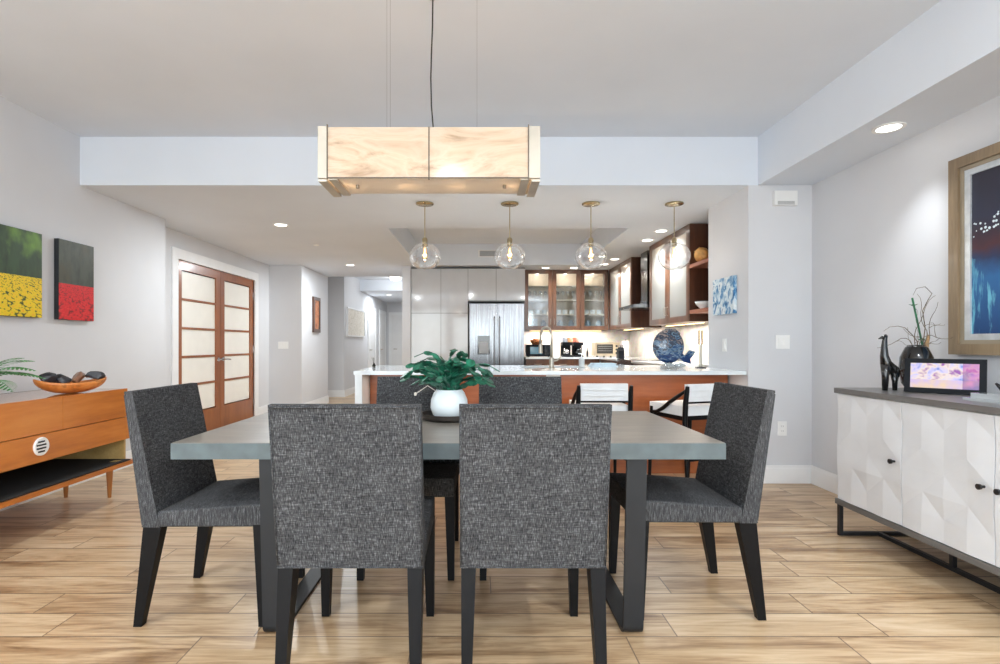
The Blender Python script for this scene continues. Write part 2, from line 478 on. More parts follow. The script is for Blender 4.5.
def panel_door(name, M, w, h=2.08):
    """white two-panel door with casing; local x along the wall, y out of it"""
    d = thing(name, 'white panelled hallway door', 'door'); d['kind'] = 'structure'; del d['category']; del d['label']
    d.matrix_world = M
    b = B(); box(b, -w/2, w/2, 0, .018, .01, h)
    for z0, z1 in ((.15, .85), (1.0, h-.14)):
        rbox(b, -w/2+.12, w/2-.12, .016, .026, z0, z1, .008)
    obj('door_panel', b, DOORWHITE, d)
    b = B(); box(b, -w/2-.09, -w/2, 0, .03, 0, h+.09); box(b, w/2, w/2+.09, 0, .03, 0, h+.09); box(b, -w/2, w/2, 0, .03, h, h+.09)
    obj('door_casing', b, WHITE, d)
    b = B(); tube(b, [(w/2-.07, .018, 1.0), (w/2-.07, .06, 1.0), (w/2-.18, .065, 1.0)], .011)
    obj('lever_handle', b, NICKEL, d, 40)
RW = Matrix.Rotation(-PI/2, 4, 'Z')
panel_door('door_3', Matrix.Translation((-2.98, 14.3, 0)) @ RW, .86)
panel_door('door_4', Matrix.Translation((-2.98, 15.85, 0)) @ RW, .86)
panel_door('door_5', Matrix.Translation((-2.42, 16.6, 0)) @ Matrix.Rotation(PI, 4, 'Z'), .8)

# ---------------------------------------------------------------- dining table
def dining_table():
    t = thing('dining_table', 'long grey wood dining table on dark steel loop legs', 'table', (-.125, 2.54, 0))
    hw = 1.095; y0, y1 = -.49, .49
    obj('tabletop', rb(-hw+.003, hw-.003, y0+.003, y1-.003, .705, .77, .002, 1), TABLE, t)
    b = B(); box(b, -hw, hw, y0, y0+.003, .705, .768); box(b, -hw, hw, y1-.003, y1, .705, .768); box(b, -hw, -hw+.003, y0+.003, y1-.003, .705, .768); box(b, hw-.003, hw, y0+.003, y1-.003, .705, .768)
    obj('reflection_tint_strip', b, plain('painted_edge_reflection', (84,94,96), .4, var=.08, vs=14), t)  # added strip; the edge's cool reflection is painted into its colour
    for cx in (-.715, .75):
        b = B(); w = .04; th = .014
        outer = []; inner = []
        Y0, Y1, Z1, r = y0+.02, y1-.02, .69, .035
        def arc(cy, cz, rr, a0, a1, n=6):
            return [(cy+rr*math.cos(a0+(a1-a0)*i/n), cz+rr*math.sin(a0+(a1-a0)*i/n)) for i in range(n+1)]
        outer = [(Y0, Z1)] + arc(Y0+r, r, r, PI, 1.5*PI) + arc(Y1-r, r, r, 1.5*PI, 2*PI) + [(Y1, Z1)]
        ri = r-th
        inner = [(Y0+th, Z1)] + arc(Y0+r, r, ri, PI, 1.5*PI) + arc(Y1-r, r, ri, 1.5*PI, 2*PI) + [(Y1-th, Z1)]
        lean = .015*(-1 if cx > 0 else 1)
        def V(x, p): return b.verts.new((cx + x + lean*(1-p[1]/Z1), p[0], p[1]))
        L = [[V(-w, p), V(w, p), V(w, q), V(-w, q)] for p, q in zip(outer, inner)]
        for A, C in zip(L[:-1], L[1:]):
            for i in range(4): b.faces.new((A[i], A[(i+1)%4], C[(i+1)%4], C[i]))
        b.faces.new(L[0]); b.faces.new(L[-1][::-1])
        box(b, cx-w, cx+w, Y0, Y1, Z1, Z1+.015)
        obj('leg', b, GUN, t)
    return t
dining_table()

# ---------------------------------------------------------------- dining chairs
def make_chair():
    t = thing('dining_chair', 'x', 'chair', group='charcoal upholstered dining chairs')
    hw = .245
    b = B()
    hexa(b, [(-hw,-.21,.41), (hw,-.21,.41), (hw,-.14,.41), (-hw,-.14,.41)],
            [(-hw,-.285,.965), (hw,-.285,.965), (hw,-.252,.965), (-hw,-.252,.965)])
    bevel(b, .012, 3)
    bk = obj('backrest', b, FABRIC, t, 50)
    # welt line of piping round the back
    b = B()
    for sx in (-1, 1):
        tube(b, [(sx*(hw-.004), -.2125, .42), (sx*(hw-.004), -.2855, .95)], .0032, 6)
    tube(b, [(-hw+.006, -.286, .957), (hw-.006, -.286, .957)], .0032, 6)
    tube(b, [(-hw+.003, -.2115, .413), (hw-.003, -.2115, .413)], .0032, 6)
    obj('piping', b, FABRIC, bk, True)
    b = B(); tt = bmesh.new()
    hexa(tt, [(-hw,-.15,.41), (hw,-.15,.41), (hw-.005,.30,.41), (-hw+.005,.30,.41)],
             [(-hw,-.15,.475), (hw,-.15,.475), (hw-.005,.30,.505), (-hw+.005,.30,.505)])
    bmesh.ops.subdivide_edges(tt, edges=tt.edges[:], cuts=5, use_grid_fill=True)
    for v in tt.verts:
        if v.co.z > .47:
            u = max(0, 1-(v.co.x/hw)**2); q = max(0, 1-((v.co.y-.07)/.22)**2)
            v.co.z += .02*u**.6*q**.6
    bevel(tt, .016, 3, 60); merge(b, tt)
    obj('seat', b, FABRIC, t, 50)
    for sx in (-1, 1):
        o_, i_ = sx*hw*.985, sx*(hw*.985-.05)
        a, c = min(o_, i_), max(o_, i_)
        b = B(); f0, f1 = (sx*hw*.975, sx*(hw*.975-.032)); fa, fc = min(f0, f1), max(f0, f1)
        hexa(b, [(fa,-.252,0), (fc,-.252,0), (fc,-.218,0), (fa,-.218,0)],
                [(a,-.209,.415), (c,-.209,.415), (c,-.135,.415), (a,-.135,.415)])
        bevel(b, .003, 1); obj('leg', b, LEG, t)
        b = B(); hexa(b, [(fa,.262,0), (fc,.262,0), (fc,.292,0), (fa,.292,0)],
                [(a,.24,.42), (c,.24,.42), (c,.292,.42), (a,.292,.42)])
        bevel(b, .003, 1); obj('leg', b, LEG, t)
    return t
ch = make_chair()
ch.location = (-.435, 1.95, 0)
ch['label'] = 'charcoal tweed dining chair nearest the console side, its back to the viewer'
G = 'charcoal upholstered dining chairs'
dup(ch, (.178, 1.95, 0), 0, 'charcoal tweed dining chair with its back to the viewer, nearer the faceted sideboard')
dup(ch, (-.365, 2.84, 0), PI, 'charcoal dining chair on the bar side, partly behind the potted cactus')
dup(ch, (.238, 2.84, 0), PI, 'charcoal dining chair on the bar side, between the cactus and the first stool')
dup(ch, (-1.17, 2.37, 0), -PI/2, 'charcoal dining chair at the table end beside the orange wood console')
dup(ch, (.95, 2.42, 0), PI/2, 'charcoal dining chair at the table end beside the white faceted sideboard')

# ---------------------------------------------------------------- table centrepiece
tr = thing('round_tray', 'round dark bronze tray under the white plant pot', 'tray', (-.16, 2.70, .77))
b = B(); lathe(b, [(0,0),(.13,0),(.148,.012),(.15,.034),(.146,.034),(.142,.016),(.125,.007),(0,.007)], 40); obj('tray_body', b, TRAYMETAL, tr, 40)
pl = thing('potted_cactus', 'leafy green holiday cactus in a white egg-shaped pot on the dining table', 'plant', (-.16, 2.70, .777))
b = B(); lathe(b, [(0,0),(.062,0),(.085,.02),(.097,.055),(.094,.095),(.080,.13),(.066,.148),(.060,.146),(.074,.125),(.086,.09),(0,.085)], 40)
pot = obj('pot', b, CERAMIC, pl, 50)
b = B(); lathe(b, [(0,.128),(.068,.128),(.068,.12),(0,.12)], 24); obj('soil', b, SOIL, pl)
def leaf_plate(bm, p, d, n, L, W, th=.0022):
    """flat serrated cactus segment"""
    d = d.normalized(); s = d.cross(n).normalized(); n = s.cross(d).normalized()
    prof = [(0,.25),(.2,.75),(.32,.68),(.5,1),(.62,.9),(.8,.8),(1,.3)]
    up, dn = [], []
    for t_, w_ in prof:
        for q, lst in ((1, up), (-1, dn)):
            lst.append((p+d*L*t_+s*W*w_*q))
    ring = up + dn[::-1]
    A = [bm.verts.new(v+n*th) for v in ring]; C = [bm.verts.new(v-n*th) for v in ring]
    bm.faces.new(A); bm.faces.new(C[::-1])
    for i in range(len(ring)):
        j = (i+1) % len(ring); bm.faces.new((A[i], C[i], C[j], A[j]))
b = B(); rnd = random.Random(3)
for k in range(72):
    az = rnd.uniform(0, 2*PI); el = rnd.uniform(1.05, 1.55) if k % 3 else rnd.uniform(.55, 1.0)
    d = Vector((math.cos(az)*math.cos(el), math.sin(az)*math.cos(el), math.sin(el)))
    p = Vector((rnd.uniform(-.035,.035), rnd.uniform(-.035,.035), .125))
    for s_ in range(rnd.randint(4, 6) if k % 3 else rnd.randint(3, 5)):
        L = rnd.uniform(.046, .060); side = d.cross(Vector((0,0,1)))
        if side.length < .01: side = Vector((1,0,0))
        n = side.cross(d).normalized(); n = (n + Vector((rnd.uniform(-.9,.9), rnd.uniform(-.9,.9), rnd.uniform(-.5,.5)))).normalized()
        leaf_plate(b, p, d, n, L*1.1, rnd.uniform(.015,.021))
        p = p + d*L; d = (d + Vector((math.cos(az)*.18+rnd.uniform(-.25,.25), math.sin(az)*.18+rnd.uniform(-.25,.25), -.05-.15*s_))).normalized()
        if p.z < .135 and math.hypot(p.x, p.y) < .10: break
obj('foliage', b, GREEN, pl)
b = B()
for az in (3.4, 3.1):
    pts = [(.05*math.cos(az), .05*math.sin(az)-.02, .13), (.11*math.cos(az), .11*math.sin(az)-.03, .17), (.17*math.cos(az), .17*math.sin(az)-.05, .13)]
    tube(b, pts, [.0012,.0012,.0012], 5); sphere(b, pts[-1], .007, 8)
obj('flower_bud', b, plain('pale_bud', (214,204,190), .6), pl)

# ---------------------------------------------------------------- alabaster chandelier
cd = thing('linear_chandelier', 'long rectangular glowing alabaster box light hanging above the dining table', 'chandelier', (-.24, 2.58, 1.945))
W2, D2, H2 = .523, .135, .235
th = .010
p1 = obj('shade_panel', bx(-W2+.045, -.003, -D2, -D2+th, 0, H2), ALAB, cd)
obj('shade_panel', bx(.003, W2-.055, -D2, -D2+th, 0, H2), ALAB, cd)
obj('shade_panel', bx(-W2+.045, -.003, D2-th, D2, 0, H2), ALAB, cd)
obj('shade_panel', bx(.003, W2-.055, D2-th, D2, 0, H2), ALAB, cd)
for s in (-1, 1): obj('end_panel', bx(s*W2-(th if s>0 else 0), s*W2+(0 if s>0 else th), -D2+.012, D2-.012, 0, H2), ALAB, cd)
obj('diffuser', bx(-W2+.09, W2-.09, -D2+.022, D2-.01, -.003, .002), OPAL, cd)
SATIN = plain('satin_nickel_strip', (186,178,164), .35, .3)
for sx in (-1, 1):
    for sy in (-1, 1):
        b = B(); cx = sx*(W2-.022 if sx < 0 else W2-.027)
        x0_, x1_ = (-W2, -W2+.042) if sx < 0 else (W2-.052, W2)
        y_ = sy*(D2+.001)
        rbox(b, x0_, x1_, min(y_, y_-sy*.014), max(y_, y_-sy*.014), -.004, H2+.004, .002)
        obj('corner_bracket', b, SATIN, cd)
b = B()
for x_ in (-W2+.045, 0, W2-.055):
    box(b, x_-.0026, x_+.0026, -D2-.004, -D2+.004, -.012, H2+(.012 if x_ else 0))
box(b, -W2+.045, W2-.055, -D2-.003, -D2+.003, -.006, -.001)
for s in (-1, 1):
    b2 = B()
    box(b2, s*(W2-.07)-.02, s*(W2-.07)+.02, -D2+.005, D2-.005, -.012, -.006)
    box(b2, s*W2-(.04 if s>0 else 0), s*W2+(0 if s>0 else .04), -D2+.01, D2, -.018, -.006)
    obj('end_clip', b2, SATIN, cd)
obj('frame_rod', b, plain('dark_bronze_rod', (96,84,70), .5), cd)
for x_ in (-.36, .36):
    b = B(); lathe(b, [(0,-.022),(.009,-.022),(.009,-.006),(0,-.006)], 12, (x_, -.03, 0)); obj('finial', b, NICKEL, cd, 40)
for x_ in (-.222, -.205, .225):
    b = B(); tube(b, [(x_, 0, H2), (x_, 0, ZU-1.945)], .0011, 6); obj('suspension_wire', b, CHROME, cd)
b = B(); tube(b, [(.012,0,H2-.01), (.008,0,H2+.05), (-.001,0,H2+.16), (-.004,0,H2+.3), (-.001,0,H2+.42), (.004,0,H2+.55), (.006,0,ZU-1.945)], .0036, 8); obj('power_cord', b, BLACK, cd, True)
b = B(); lathe(b, [(0,-.006),(.03,-.006),(.032,0),(0,0)], 24, (0,0,ZU-1.945)); obj('canopy', b, NICKEL, cd, 40)
for x_ in (-.40, -.13, .13, .40):
    b = B(); lathe(b, [(0,0),(.012,0),(.012,.04),(.02,.06),(.02,.085),(0,.1)], 12, (x_, 0, .018)); obj('bulb', b, emis('chandelier_bulb', (255,210,160), 11) if x_ < -.39 else bpy.data.materials['chandelier_bulb'], cd, 40)

# ---------------------------------------------------------------- pendants
def make_pendant():
    t = thing('globe_pendant', 'x', 'pendant lamp', group='clear globe pendants over the bar')
    # origin at the ceiling
    b = B(); lathe(b, [(0,0),(.084,0),(.084,-.010),(.078,-.014),(0,-.016)], 32); obj('canopy', b, BRASS, t, 40)
    b = B(); lathe(b, [(0,-.026),(.0045,-.026),(.0045,-.335),(0,-.335)], 10); obj('rod', b, BRASS, t, 40)
    b = B(); lathe(b, [(0,-.32),(.014,-.323),(.024,-.337),(.026,-.40),(.020,-.41),(0,-.41)], 20); obj('socket', b, BRASS, t, 40)
    b = B(); pr = []
    R = .145; zc = -.500
    for i in range(2, 23):
        a = PI*i/25
        pr.append((R*math.sin(a)*1.02, zc+R*.90*math.cos(a)))
    inner = [(r-.003, z) for r, z in pr][::-1]
    lathe(b, pr+inner, 36, closed=True); obj('glass_globe', b, CLEAR, t, True)
    b = B(); lathe(b, [(0,-.41),(.012,-.415),(.014,-.435),(.026,-.475),(.028,-.50),(.02,-.525),(0,-.535)], 16); bl = obj('bulb', b, BULBGLASS, t, True)
    b = B()
    for k in range(4):
        a = k*PI/2; tube(b, [(.004*math.cos(a), .004*math.sin(a), -.425), (.011*math.cos(a), .011*math.sin(a), -.51)], .0013, 5)
    obj('filament', b, FILAMENT, bl)
    return t
pd = make_pendant()
PX = [-.52, .28, 1.045, 1.83]
PLAB = ['clear glass globe pendant over the bar end nearest the hallway', 'clear glass globe pendant in front of the ceiling vent and fridge',
        'clear glass globe pendant in front of the glass-door wall cabinets', 'clear glass globe pendant in front of the tall cabinet by the open shelves']
for i, x_ in enumerate(PX):
    o = pd if i == 0 else dup(pd)
    o.location = (x_, 4.90, ZL); o['label'] = PLAB[i]
    if i: o.rotation_euler = (0, 0, .6*i)

# ---------------------------------------------------------------- downlights
def make_down():
    t = thing('recessed_downlight', 'x', 'ceiling light', group='recessed ceiling downlights')
    b = B(); lathe(b, [(.062,-.001),(.085,-.001),(.085,-.008),(.066,-.008),(.062,-.004)], 28, closed=True); obj('trim_ring', b, PLASTIC, t, 40)
    b = B(); lathe(b, [(0,-.002),(.063,-.002),(.063,-.005),(0,-.005)], 28); obj('lens', b, LENS, t)
    return t
dl = make_down()
DL = [(-2.21,5.77,ZL,'recessed downlight over the entry in front of the french doors',50),
      (-2.17,8.70,ZL,'recessed downlight before the hallway opening',60),
      (2.12,6.08,ZL,'nearer recessed downlight beside the tall glass cabinet top',45),
      (2.13,6.62,ZL,'farther recessed downlight beside the tall glass cabinet top',45),
      (2.10,8.10,ZL,'recessed downlight in front of the range hood side cabinet',35),
      (2.06,8.62,ZL,'recessed downlight near the kitchen corner cabinets',35),
      (1.14,9.03,ZL,'recessed downlight above the glass cabinet doors next to the fridge',12),
      (1.63,9.03,ZL,'recessed downlight above the middle glass cabinet doors',12),
      (2.50,3.18,ZL,'recessed downlight in the soffit beside the sideboard',0),
      (-2.45,14.0,ZL,'recessed downlight far down the hallway',45)]
LIGHTS = []
for i, (x_, y_, z_, lb, pw) in enumerate(DL):
    o = dl if i == 0 else dup(dl)
    o.location = (x_, y_, z_); o['label'] = lb
    LIGHTS.append((x_, y_, z_-.02, pw))
fm = thing('flush_ceiling_light', 'bright round flush light on the raised passage ceiling', 'ceiling light', (-1.98, 12.2, 2.75))
b = B(); lathe(b, [(0,0),(.15,0),(.15,-.03),(0,-.03)], 28); obj('pan', b, PLASTIC, fm, 40)
b = B(); lathe(b, [(.14,-.03),(.13,-.07),(.08,-.095),(0,-.1)], 28); obj('glass_shade', b, LENS, fm, True)

sp = thing('fire_sprinkler', 'small white round sprinkler cover on the entry ceiling', 'sprinkler', (-2.19, 6.95, ZL))
b = B(); lathe(b, [(0,-.012),(.03,-.012),(.035,-.004),(.035,0),(0,0)], 20); obj('cover_plate', b, PLASTIC, sp, 40)
cv = thing('air_vent', 'long slotted air vent in the tray ceiling side above the fridge', 'vent', (.17, 8.72, 2.675))
b = B(); rbox(b, -.2, .2, -.012, 0, -.06, .06, .003); obj('vent_frame', b, WHITE, cv)
b = B()
for k in range(6): box(b, -.175, .175, -.017, -.012, -.042+k*.0155, -.042+k*.0155+.009)
obj('grille', b, plain('vent_grey', (130,132,134), .5), cv)

# ---------------------------------------------------------------- wall fittings
def plate(name, label, cat, M, w, h, kind='rocker', n=1):
    t = thing(name, label, cat); t.matrix_world = M
    obj('cover_plate', rb(-w/2, w/2, -.006, 0, -h/2, h/2, .003), PLASTIC, t)
    for k in range(n):
        cx = (k-(n-1)/2)*.046
        if kind == 'rocker': obj('rocker', rb(cx-.016, cx+.016, -.010, -.005, -.033, .033, .002), PLASTIC, t)
        else:
            for z in (-.02, .02):
                rc = obj('socket', rb(cx-.016, cx+.016, -.009, -.005, z-.014, z+.014, .002), PLASTIC, t)
                b = B(); box(b, cx-.008, cx-.005, -.0095, -.009, z-.005, z+.006); box(b, cx+.005, cx+.008, -.0095, -.009, z-.005, z+.006)
                obj('slot', b, OUTLETSLOT, rc)
    return t
TR = Matrix.Translation
plate('light_switch', 'white double rocker switch on the pier beside the soffit wall corner', 'light switch', TR((2.525, YB, 1.178)), .115, .115, n=2)
plate('wall_outlet', 'white outlet low on the pier wall above the baseboard', 'outlet', TR((2.52, YB, .455)), .075, .118, 'outlet')
plate('light_switch', 'white triple switch plate on the entry corner wall past the french doors', 'light switch', TR((-3.31, 8.75, 1.14)), .17, .118, n=3)
plate('light_switch', 'white rocker switch below the small blue picture beside the bar', 'light switch', TR((2.24, 4.76, 1.15)) @ Matrix.Rotation(-PI/2, 4, 'Z'), .075, .118)
plate('counter_outlet', 'white outlet plate on the bar front under the counter edge', 'outlet', TR((.655, 4.66, .842)) , .125, .078, 'outlet')
sn = thing('wall_sensor', 'white rectangular sensor box high on the pier wall', 'alarm', (2.535, YB, 2.37))
obj('housing', rb(-.095, .095, -.035, 0, -.06, .06, .006), PLASTIC, sn)
b = B()
for k in range(5): box(b, -.07, .07, -.037, -.0345, -.054+k*.006, -.051+k*.006)
obj('speaker_slots', b, OUTLETSLOT, sn)

# ---------------------------------------------------------------- pictures
def field_mat(name, flower, flower2, sky, glow, hor, axis='y', sc=26):
    m, nt, b, o = new_mat(name)
    tc = nd(nt, 'ShaderNodeTexCoord'); sp_ = nd(nt, 'ShaderNodeSeparateXYZ'); nt.links.new(tc.outputs['Object'], sp_.inputs[0])
    z = sp_.outputs['Z']
    dep = math_n(nt, 'SUBTRACT', hor, z)
    # flowers grow larger toward the lower edge: divide coordinates by distance below the horizon
    k = math_n(nt, 'ADD', math_n(nt, 'MAXIMUM', dep, 0), .07)
    cb = nd(nt, 'ShaderNodeCombineXYZ')
    nt.links.new(math_n(nt, 'DIVIDE', sp_.outputs['Y'], k), cb.inputs[0]); nt.links.new(math_n(nt, 'MULTIPLY', math_n(nt, 'LOGARITHM', k, 2.718), 1.6), cb.inputs[1])
    vo = nd(nt, 'ShaderNodeTexVoronoi'); vo.inputs['Scale'].default_value = sc*.42; nt.links.new(cb.outputs[0], vo.inputs['Vector'])
    fl = ramp(nt, vo.outputs['Distance'], [(.0, flower2), (.35, flower), (.62, flower), (.8, (60,74,22) if flower[1] > 120 else (120,14,12))])
    n1 = tex_noise(nt, coords(nt, (1,1,.35)), 14, 5, .65)
    n2 = tex_noise(nt, coords(nt, (1,1,.8), (0,.4,.1)), 5, 3, .5)
    sk = ramp(nt, n1, [(.35, sky), (.6, tuple(min(255, q*1.4+4) for q in sky))])
    sk = mixc(nt, math_n(nt, 'MULTIPLY', math_n(nt, 'SMOOTH_MIN', math_n(nt, 'MAXIMUM', math_n(nt, 'MULTIPLY', math_n(nt, 'SUBTRACT', n2, .52), 6), 0), 1, .1), math_n(nt, 'MULTIPLY', n1, 1.2)), sk, lin(glow))
    f = math_n(nt, 'GREATER_THAN', z, hor)
    nt.links.new(mixc(nt, f, fl, sk), b.inputs['Base Color']); b.inputs['Roughness'].default_value = .5
    return m
def canvas(name, label, mat, y0, y1, z0, z1, d=.04):
    t = thing(name, label, 'painting', (XL+.002, (y0+y1)/2, (z0+z1)/2))
    hy, hz = (y1-y0)/2, (z1-z0)/2
    obj('canvas', rb(0, d, -hy, hy, -hz, hz, .003, 1), mat, t)
    obj('edge_wrap', bx(.001, d-.003, -hy-.0015, hy+.0015, -hz-.0015, hz+.0015), plain('dark_canvas_edge', (30,34,38), .7), t)
    return t
canvas('canvas_painting', 'unframed painting of a yellow flower field below dark green trees', field_mat('yellow_field', (232,200,20), (238,150,20), (34,52,30), (120,165,60), -.02), 3.29, 3.915, 1.358, 1.985)
canvas('canvas_painting', 'narrow unframed painting of a red flower field under a dark sky', field_mat('red_field', (206,18,24), (226,60,50), (44,48,38), (70,64,40), -.03), 4.075, 4.44, 1.355, 1.987)

def night_mat():
    m, nt, b, o = new_mat('night_harbour_paint')
    tc = nd(nt, 'ShaderNodeTexCoord'); s = nd(nt, 'ShaderNodeSeparateXYZ'); nt.links.new(tc.outputs['Object'], s.inputs[0])
    z = s.outputs['Z']
    mr = nd(nt, 'ShaderNodeMapRange'); mr.inputs[1].default_value = -.45; mr.inputs[2].default_value = .45; nt.links.new(z, mr.inputs[0])
    wob = math_n(nt, 'ADD', mr.outputs[0], math_n(nt, 'MULTIPLY', math_n(nt, 'SUBTRACT', tex_noise(nt, coords(nt), 9, 4), .5), .12))
    base_ = ramp(nt, wob, [(0, (16,60,110)), (.35, (30,96,150)), (.46, (18,40,80)), (.54, (70,30,40)), (.63, (44,30,48)), (.72, (34,38,62)), (1, (38,36,52))])
    st = tex_noise(nt, coords(nt, (1, 1, .16)), 22, 4, .65, .3)
    low = math_n(nt, 'LESS_THAN', wob, .45)
    streak = math_n(nt, 'MULTIPLY', math_n(nt, 'MAXIMUM', math_n(nt, 'MINIMUM', math_n(nt, 'MULTIPLY', math_n(nt, 'SUBTRACT', st, .5), 8), 1), 0), low)
    c = mixc(nt, math_n(nt, 'MULTIPLY', streak, .75), base_, lin((120,200,220)))
    # a string of lamps swung in an arc
    arc_ = math_n(nt, 'ADD', math_n(nt, 'MULTIPLY', math_n(nt, 'SINE', math_n(nt, 'MULTIPLY', s.outputs['Y'], 5)), .06), .12)
    near = math_n(nt, 'LESS_THAN', math_n(nt, 'ABSOLUTE', math_n(nt, 'SUBTRACT', z, arc_)), .04)
    vo = nd(nt, 'ShaderNodeTexVoronoi'); vo.inputs['Scale'].default_value = 42; nt.links.new(tc.outputs['Object'], vo.inputs['Vector'])
    dots = math_n(nt, 'MULTIPLY', near, math_n(nt, 'LESS_THAN', vo.outputs['Distance'], .32))
    c = mixc(nt, dots, c, lin((220,236,240)))
    nt.links.new(c, b.inputs['Base Color']); b.inputs['Roughness'].default_value = .45
    return m
GOLDF = wood('weathered_gold_frame', (104,86,64), (134,114,88), (160,138,108), 'z', .45)
SILVERF = plain('silver_liner', (206,210,212), .3, .5, var=.06, vs=20)
fp = thing('framed_painting', 'large painting of blue night water in a wide bronze and silver frame', 'painting', (XR-.001, 2.30, 1.66))
def ring(x0, x1, hy, hz, w, bev=.004):
    b = B()
    box(b, x0, x1, -hy, -hy+w, -hz, hz); box(b, x0, x1, hy-w, hy, -hz, hz)
    box(b, x0, x1, -hy+w, hy-w, -hz, -hz+w); box(b, x0, x1, -hy+w, hy-w, hz-w, hz)
    bevel(b, bev, 1); return b
HY, HZ = .72, .56
obj('frame', ring(-.05, 0, HY, HZ, .06), GOLDF, fp)
obj('frame_liner', ring(-.036, -.004, HY-.06, HZ-.06, .022), plain('taupe_fillet', (150,138,118), .5), fp)
obj('silver_liner', ring(-.032, -.004, HY-.082, HZ-.082, .034, .006), SILVERF, fp)
obj('canvas', bx(-.022, -.004, -HY+.115, HY-.115, -HZ+.115, HZ-.115), night_mat(), fp)

def abstract(name, cols, sc=8, dist=2):
    m, nt, b, o = new_mat(name)
    f = tex_noise(nt, coords(nt), sc, 5, .6, dist)
    n = len(cols); nt.links.new(ramp(nt, f, [(.32+.36*i/(n-1), c) for i, c in enumerate(cols)]), b.inputs['Base Color'])
    b.inputs['Roughness'].default_value = .4
    return m
bp = thing('small_canvas', 'small blue and white marbled canvas on the side of the pier', 'painting', (2.238, 4.73, 1.595))
obj('canvas', rb(-.03, 0, -.2, .2, -.165, .165, .003), abstract('blue_marbling', [(20,70,120), (60,130,180), (196,216,226), (232,238,240), (40,100,150)], 7), bp)
np_ = thing('narrow_wall_plaque', 'narrow dark framed plaque with an orange figure on the passage wall', 'wall art', (-2.998, 9.48, 1.69))
obj('frame', ring(0, .035, .19, .32, .06), DARKCAB, np_)
obj('inset', bx(0, .02, -.135, .135, -.265, .265), abstract('copper_patina', [(60,50,50), (176,100,60), (206,140,96), (70,76,90)], 6, 1), np_)
hp = thing('hallway_picture', 'wide pale beige botanical picture on the hallway wall', 'painting', (-2.978, 12.45, 1.66))
obj('frame', ring(0, .035, .86, .33, .03), WHITE, hp)
obj('print', bx(0, .02, -.84, .84, -.31, .31), abstract('pale_botanical', [(236,232,224), (216,206,188), (238,234,226), (196,186,166), (236,232,222)], 5, 3), hp)

# ---------------------------------------------------------------- orange console
cs = thing('console_cabinet', 'long orange wood mid-century console with a round slotted badge against the wall', 'console', (-2.99, 3.03, 0))
FX = .30; y0, y1 = -.95, .95
b = B(); box(b, -.28, FX-.02, y0, y1, .805, .82); box(b, -.28, -.262, y0, y1, .28, .82)
bevel(b, .002, 1); obj('top', b, plain('glossy_teak_top', (188,126,66), .08, var=.1, vs=3, coat=.6), cs)
# lid fronts lean slightly outward
for a, c in ((y0, .49), (.492, y1-.01)):
    if a == y0: a, c = -.35, .322
    else: a, c = .325, y1-.012
    b = B(); rbox(b, FX-.02, FX, a, c, .61, .822, .003); obj('lid_front', b, TEAK, cs)
b = B(); rbox(b, FX-.02, FX, y0, -.353, .61, .822, .003); obj('lid_front', b, TEAK, cs)
lf = obj('fascia', rb(FX-.022, FX+.008, y0, y1, .44, .606, .003), TEAK, cs)
obj('end_panel', bx(-.262, FX-.022, y1-.02, y1, .28, .805), TEAKEND, cs)
obj('end_panel', bx(-.262, FX-.022, y0, y0+.02, .28, .805), TEAKEND, cs)
obj('inner_floor', bx(-.262, FX-.022, y0+.02, y1-.02, .44, .455), TEAKEND, cs)
obj('shelf_board', rb(-.28, FX+.045, y0-.02, y1+.02, .25, .278, .004), TEAK, cs)
obj('speaker_cloth', bx(-.25, FX+.03, y0+.03, y1-.02, .278, .285), CLOTHBLK, cs)
obj('name_badge', bx(FX-.05, FX+.0, y1-.14, y1-.07, .285, .288), CHROME, cs)
b = B(); M = TR((FX+.008, .145, .535)) @ Matrix.Rotation(PI/2, 4, 'Y')
lathe(b, [(0,0),(.056,0),(.056,.006),(.052,.010),(0,.010)], 36, M=M); bd = obj('round_badge', b, PLASTIC, cs, 40)
b = B()
for k in range(4):
    z = .535 + (k-1.5)*.02; hl = .036 if k in (1, 2) else .026
    rbox(b, FX+.0165, FX+.0195, .145-hl-.005, .145+hl-.008, z-.005, z+.005, .001)
obj('badge_slot', b, GLOSSBLACK, bd)
for yy in (.90, -.62):
    for xx in (.19, -.14):
        b = B(); lathe(b, [(0,0),(.012,0),(.026,.25),(0,.25)], 16, (xx, yy, 0)); obj('leg', b, wood('leg_teak_%d%d' % (yy>0, xx>0), (150,92,40), (176,112,54), (190,128,70), 'z'), cs, 40)

# bowl with stones
bw = thing('wooden_bowl', 'boat-shaped orange wooden bowl on the console', 'bowl', (-2.83, 3.60, .82), PI/2-.72)
b = B()
NU, NV = 28, 8
def bowlpt(u, v, off):
    a = 2*PI*u/NU; t_ = v/NV
    L_, W_ = .205-off, .11-off
    x = L_*math.cos(a)*math.sin(t_*PI/2)**.8; y = W_*math.sin(a)*math.sin(t_*PI/2)**.8
    rim = .075 + .03*abs(math.cos(a))**3
    z = rim*(1-math.cos(t_*PI/2))**.9
    return Vector((x, y, z*1.0 + off*(1-t_*.8)))
gr = []
for off in (0, .008):
    c0 = b.verts.new(bowlpt(0, 0, off)); rows = []
    for v in range(1, NV+1): rows.append([b.verts.new(bowlpt(u, v, off)) for u in range(NU)])
    for u in range(NU):
        b.faces.new((c0, rows[0][u], rows[0][(u+1)%NU]))
        for v in range(NV-1): b.faces.new((rows[v][u], rows[v+1][u], rows[v+1][(u+1)%NU], rows[v][(u+1)%NU]))
    gr.append(rows[-1])
for u in range(NU): b.faces.new((gr[0][u], gr[1][u], gr[1][(u+1)%NU], gr[0][(u+1)%NU]))
obj('bowl_body', b, abstract('olive_wood', [(150,84,34), (206,124,58), (222,142,74), (120,60,28)], 6, 1), bw, True)
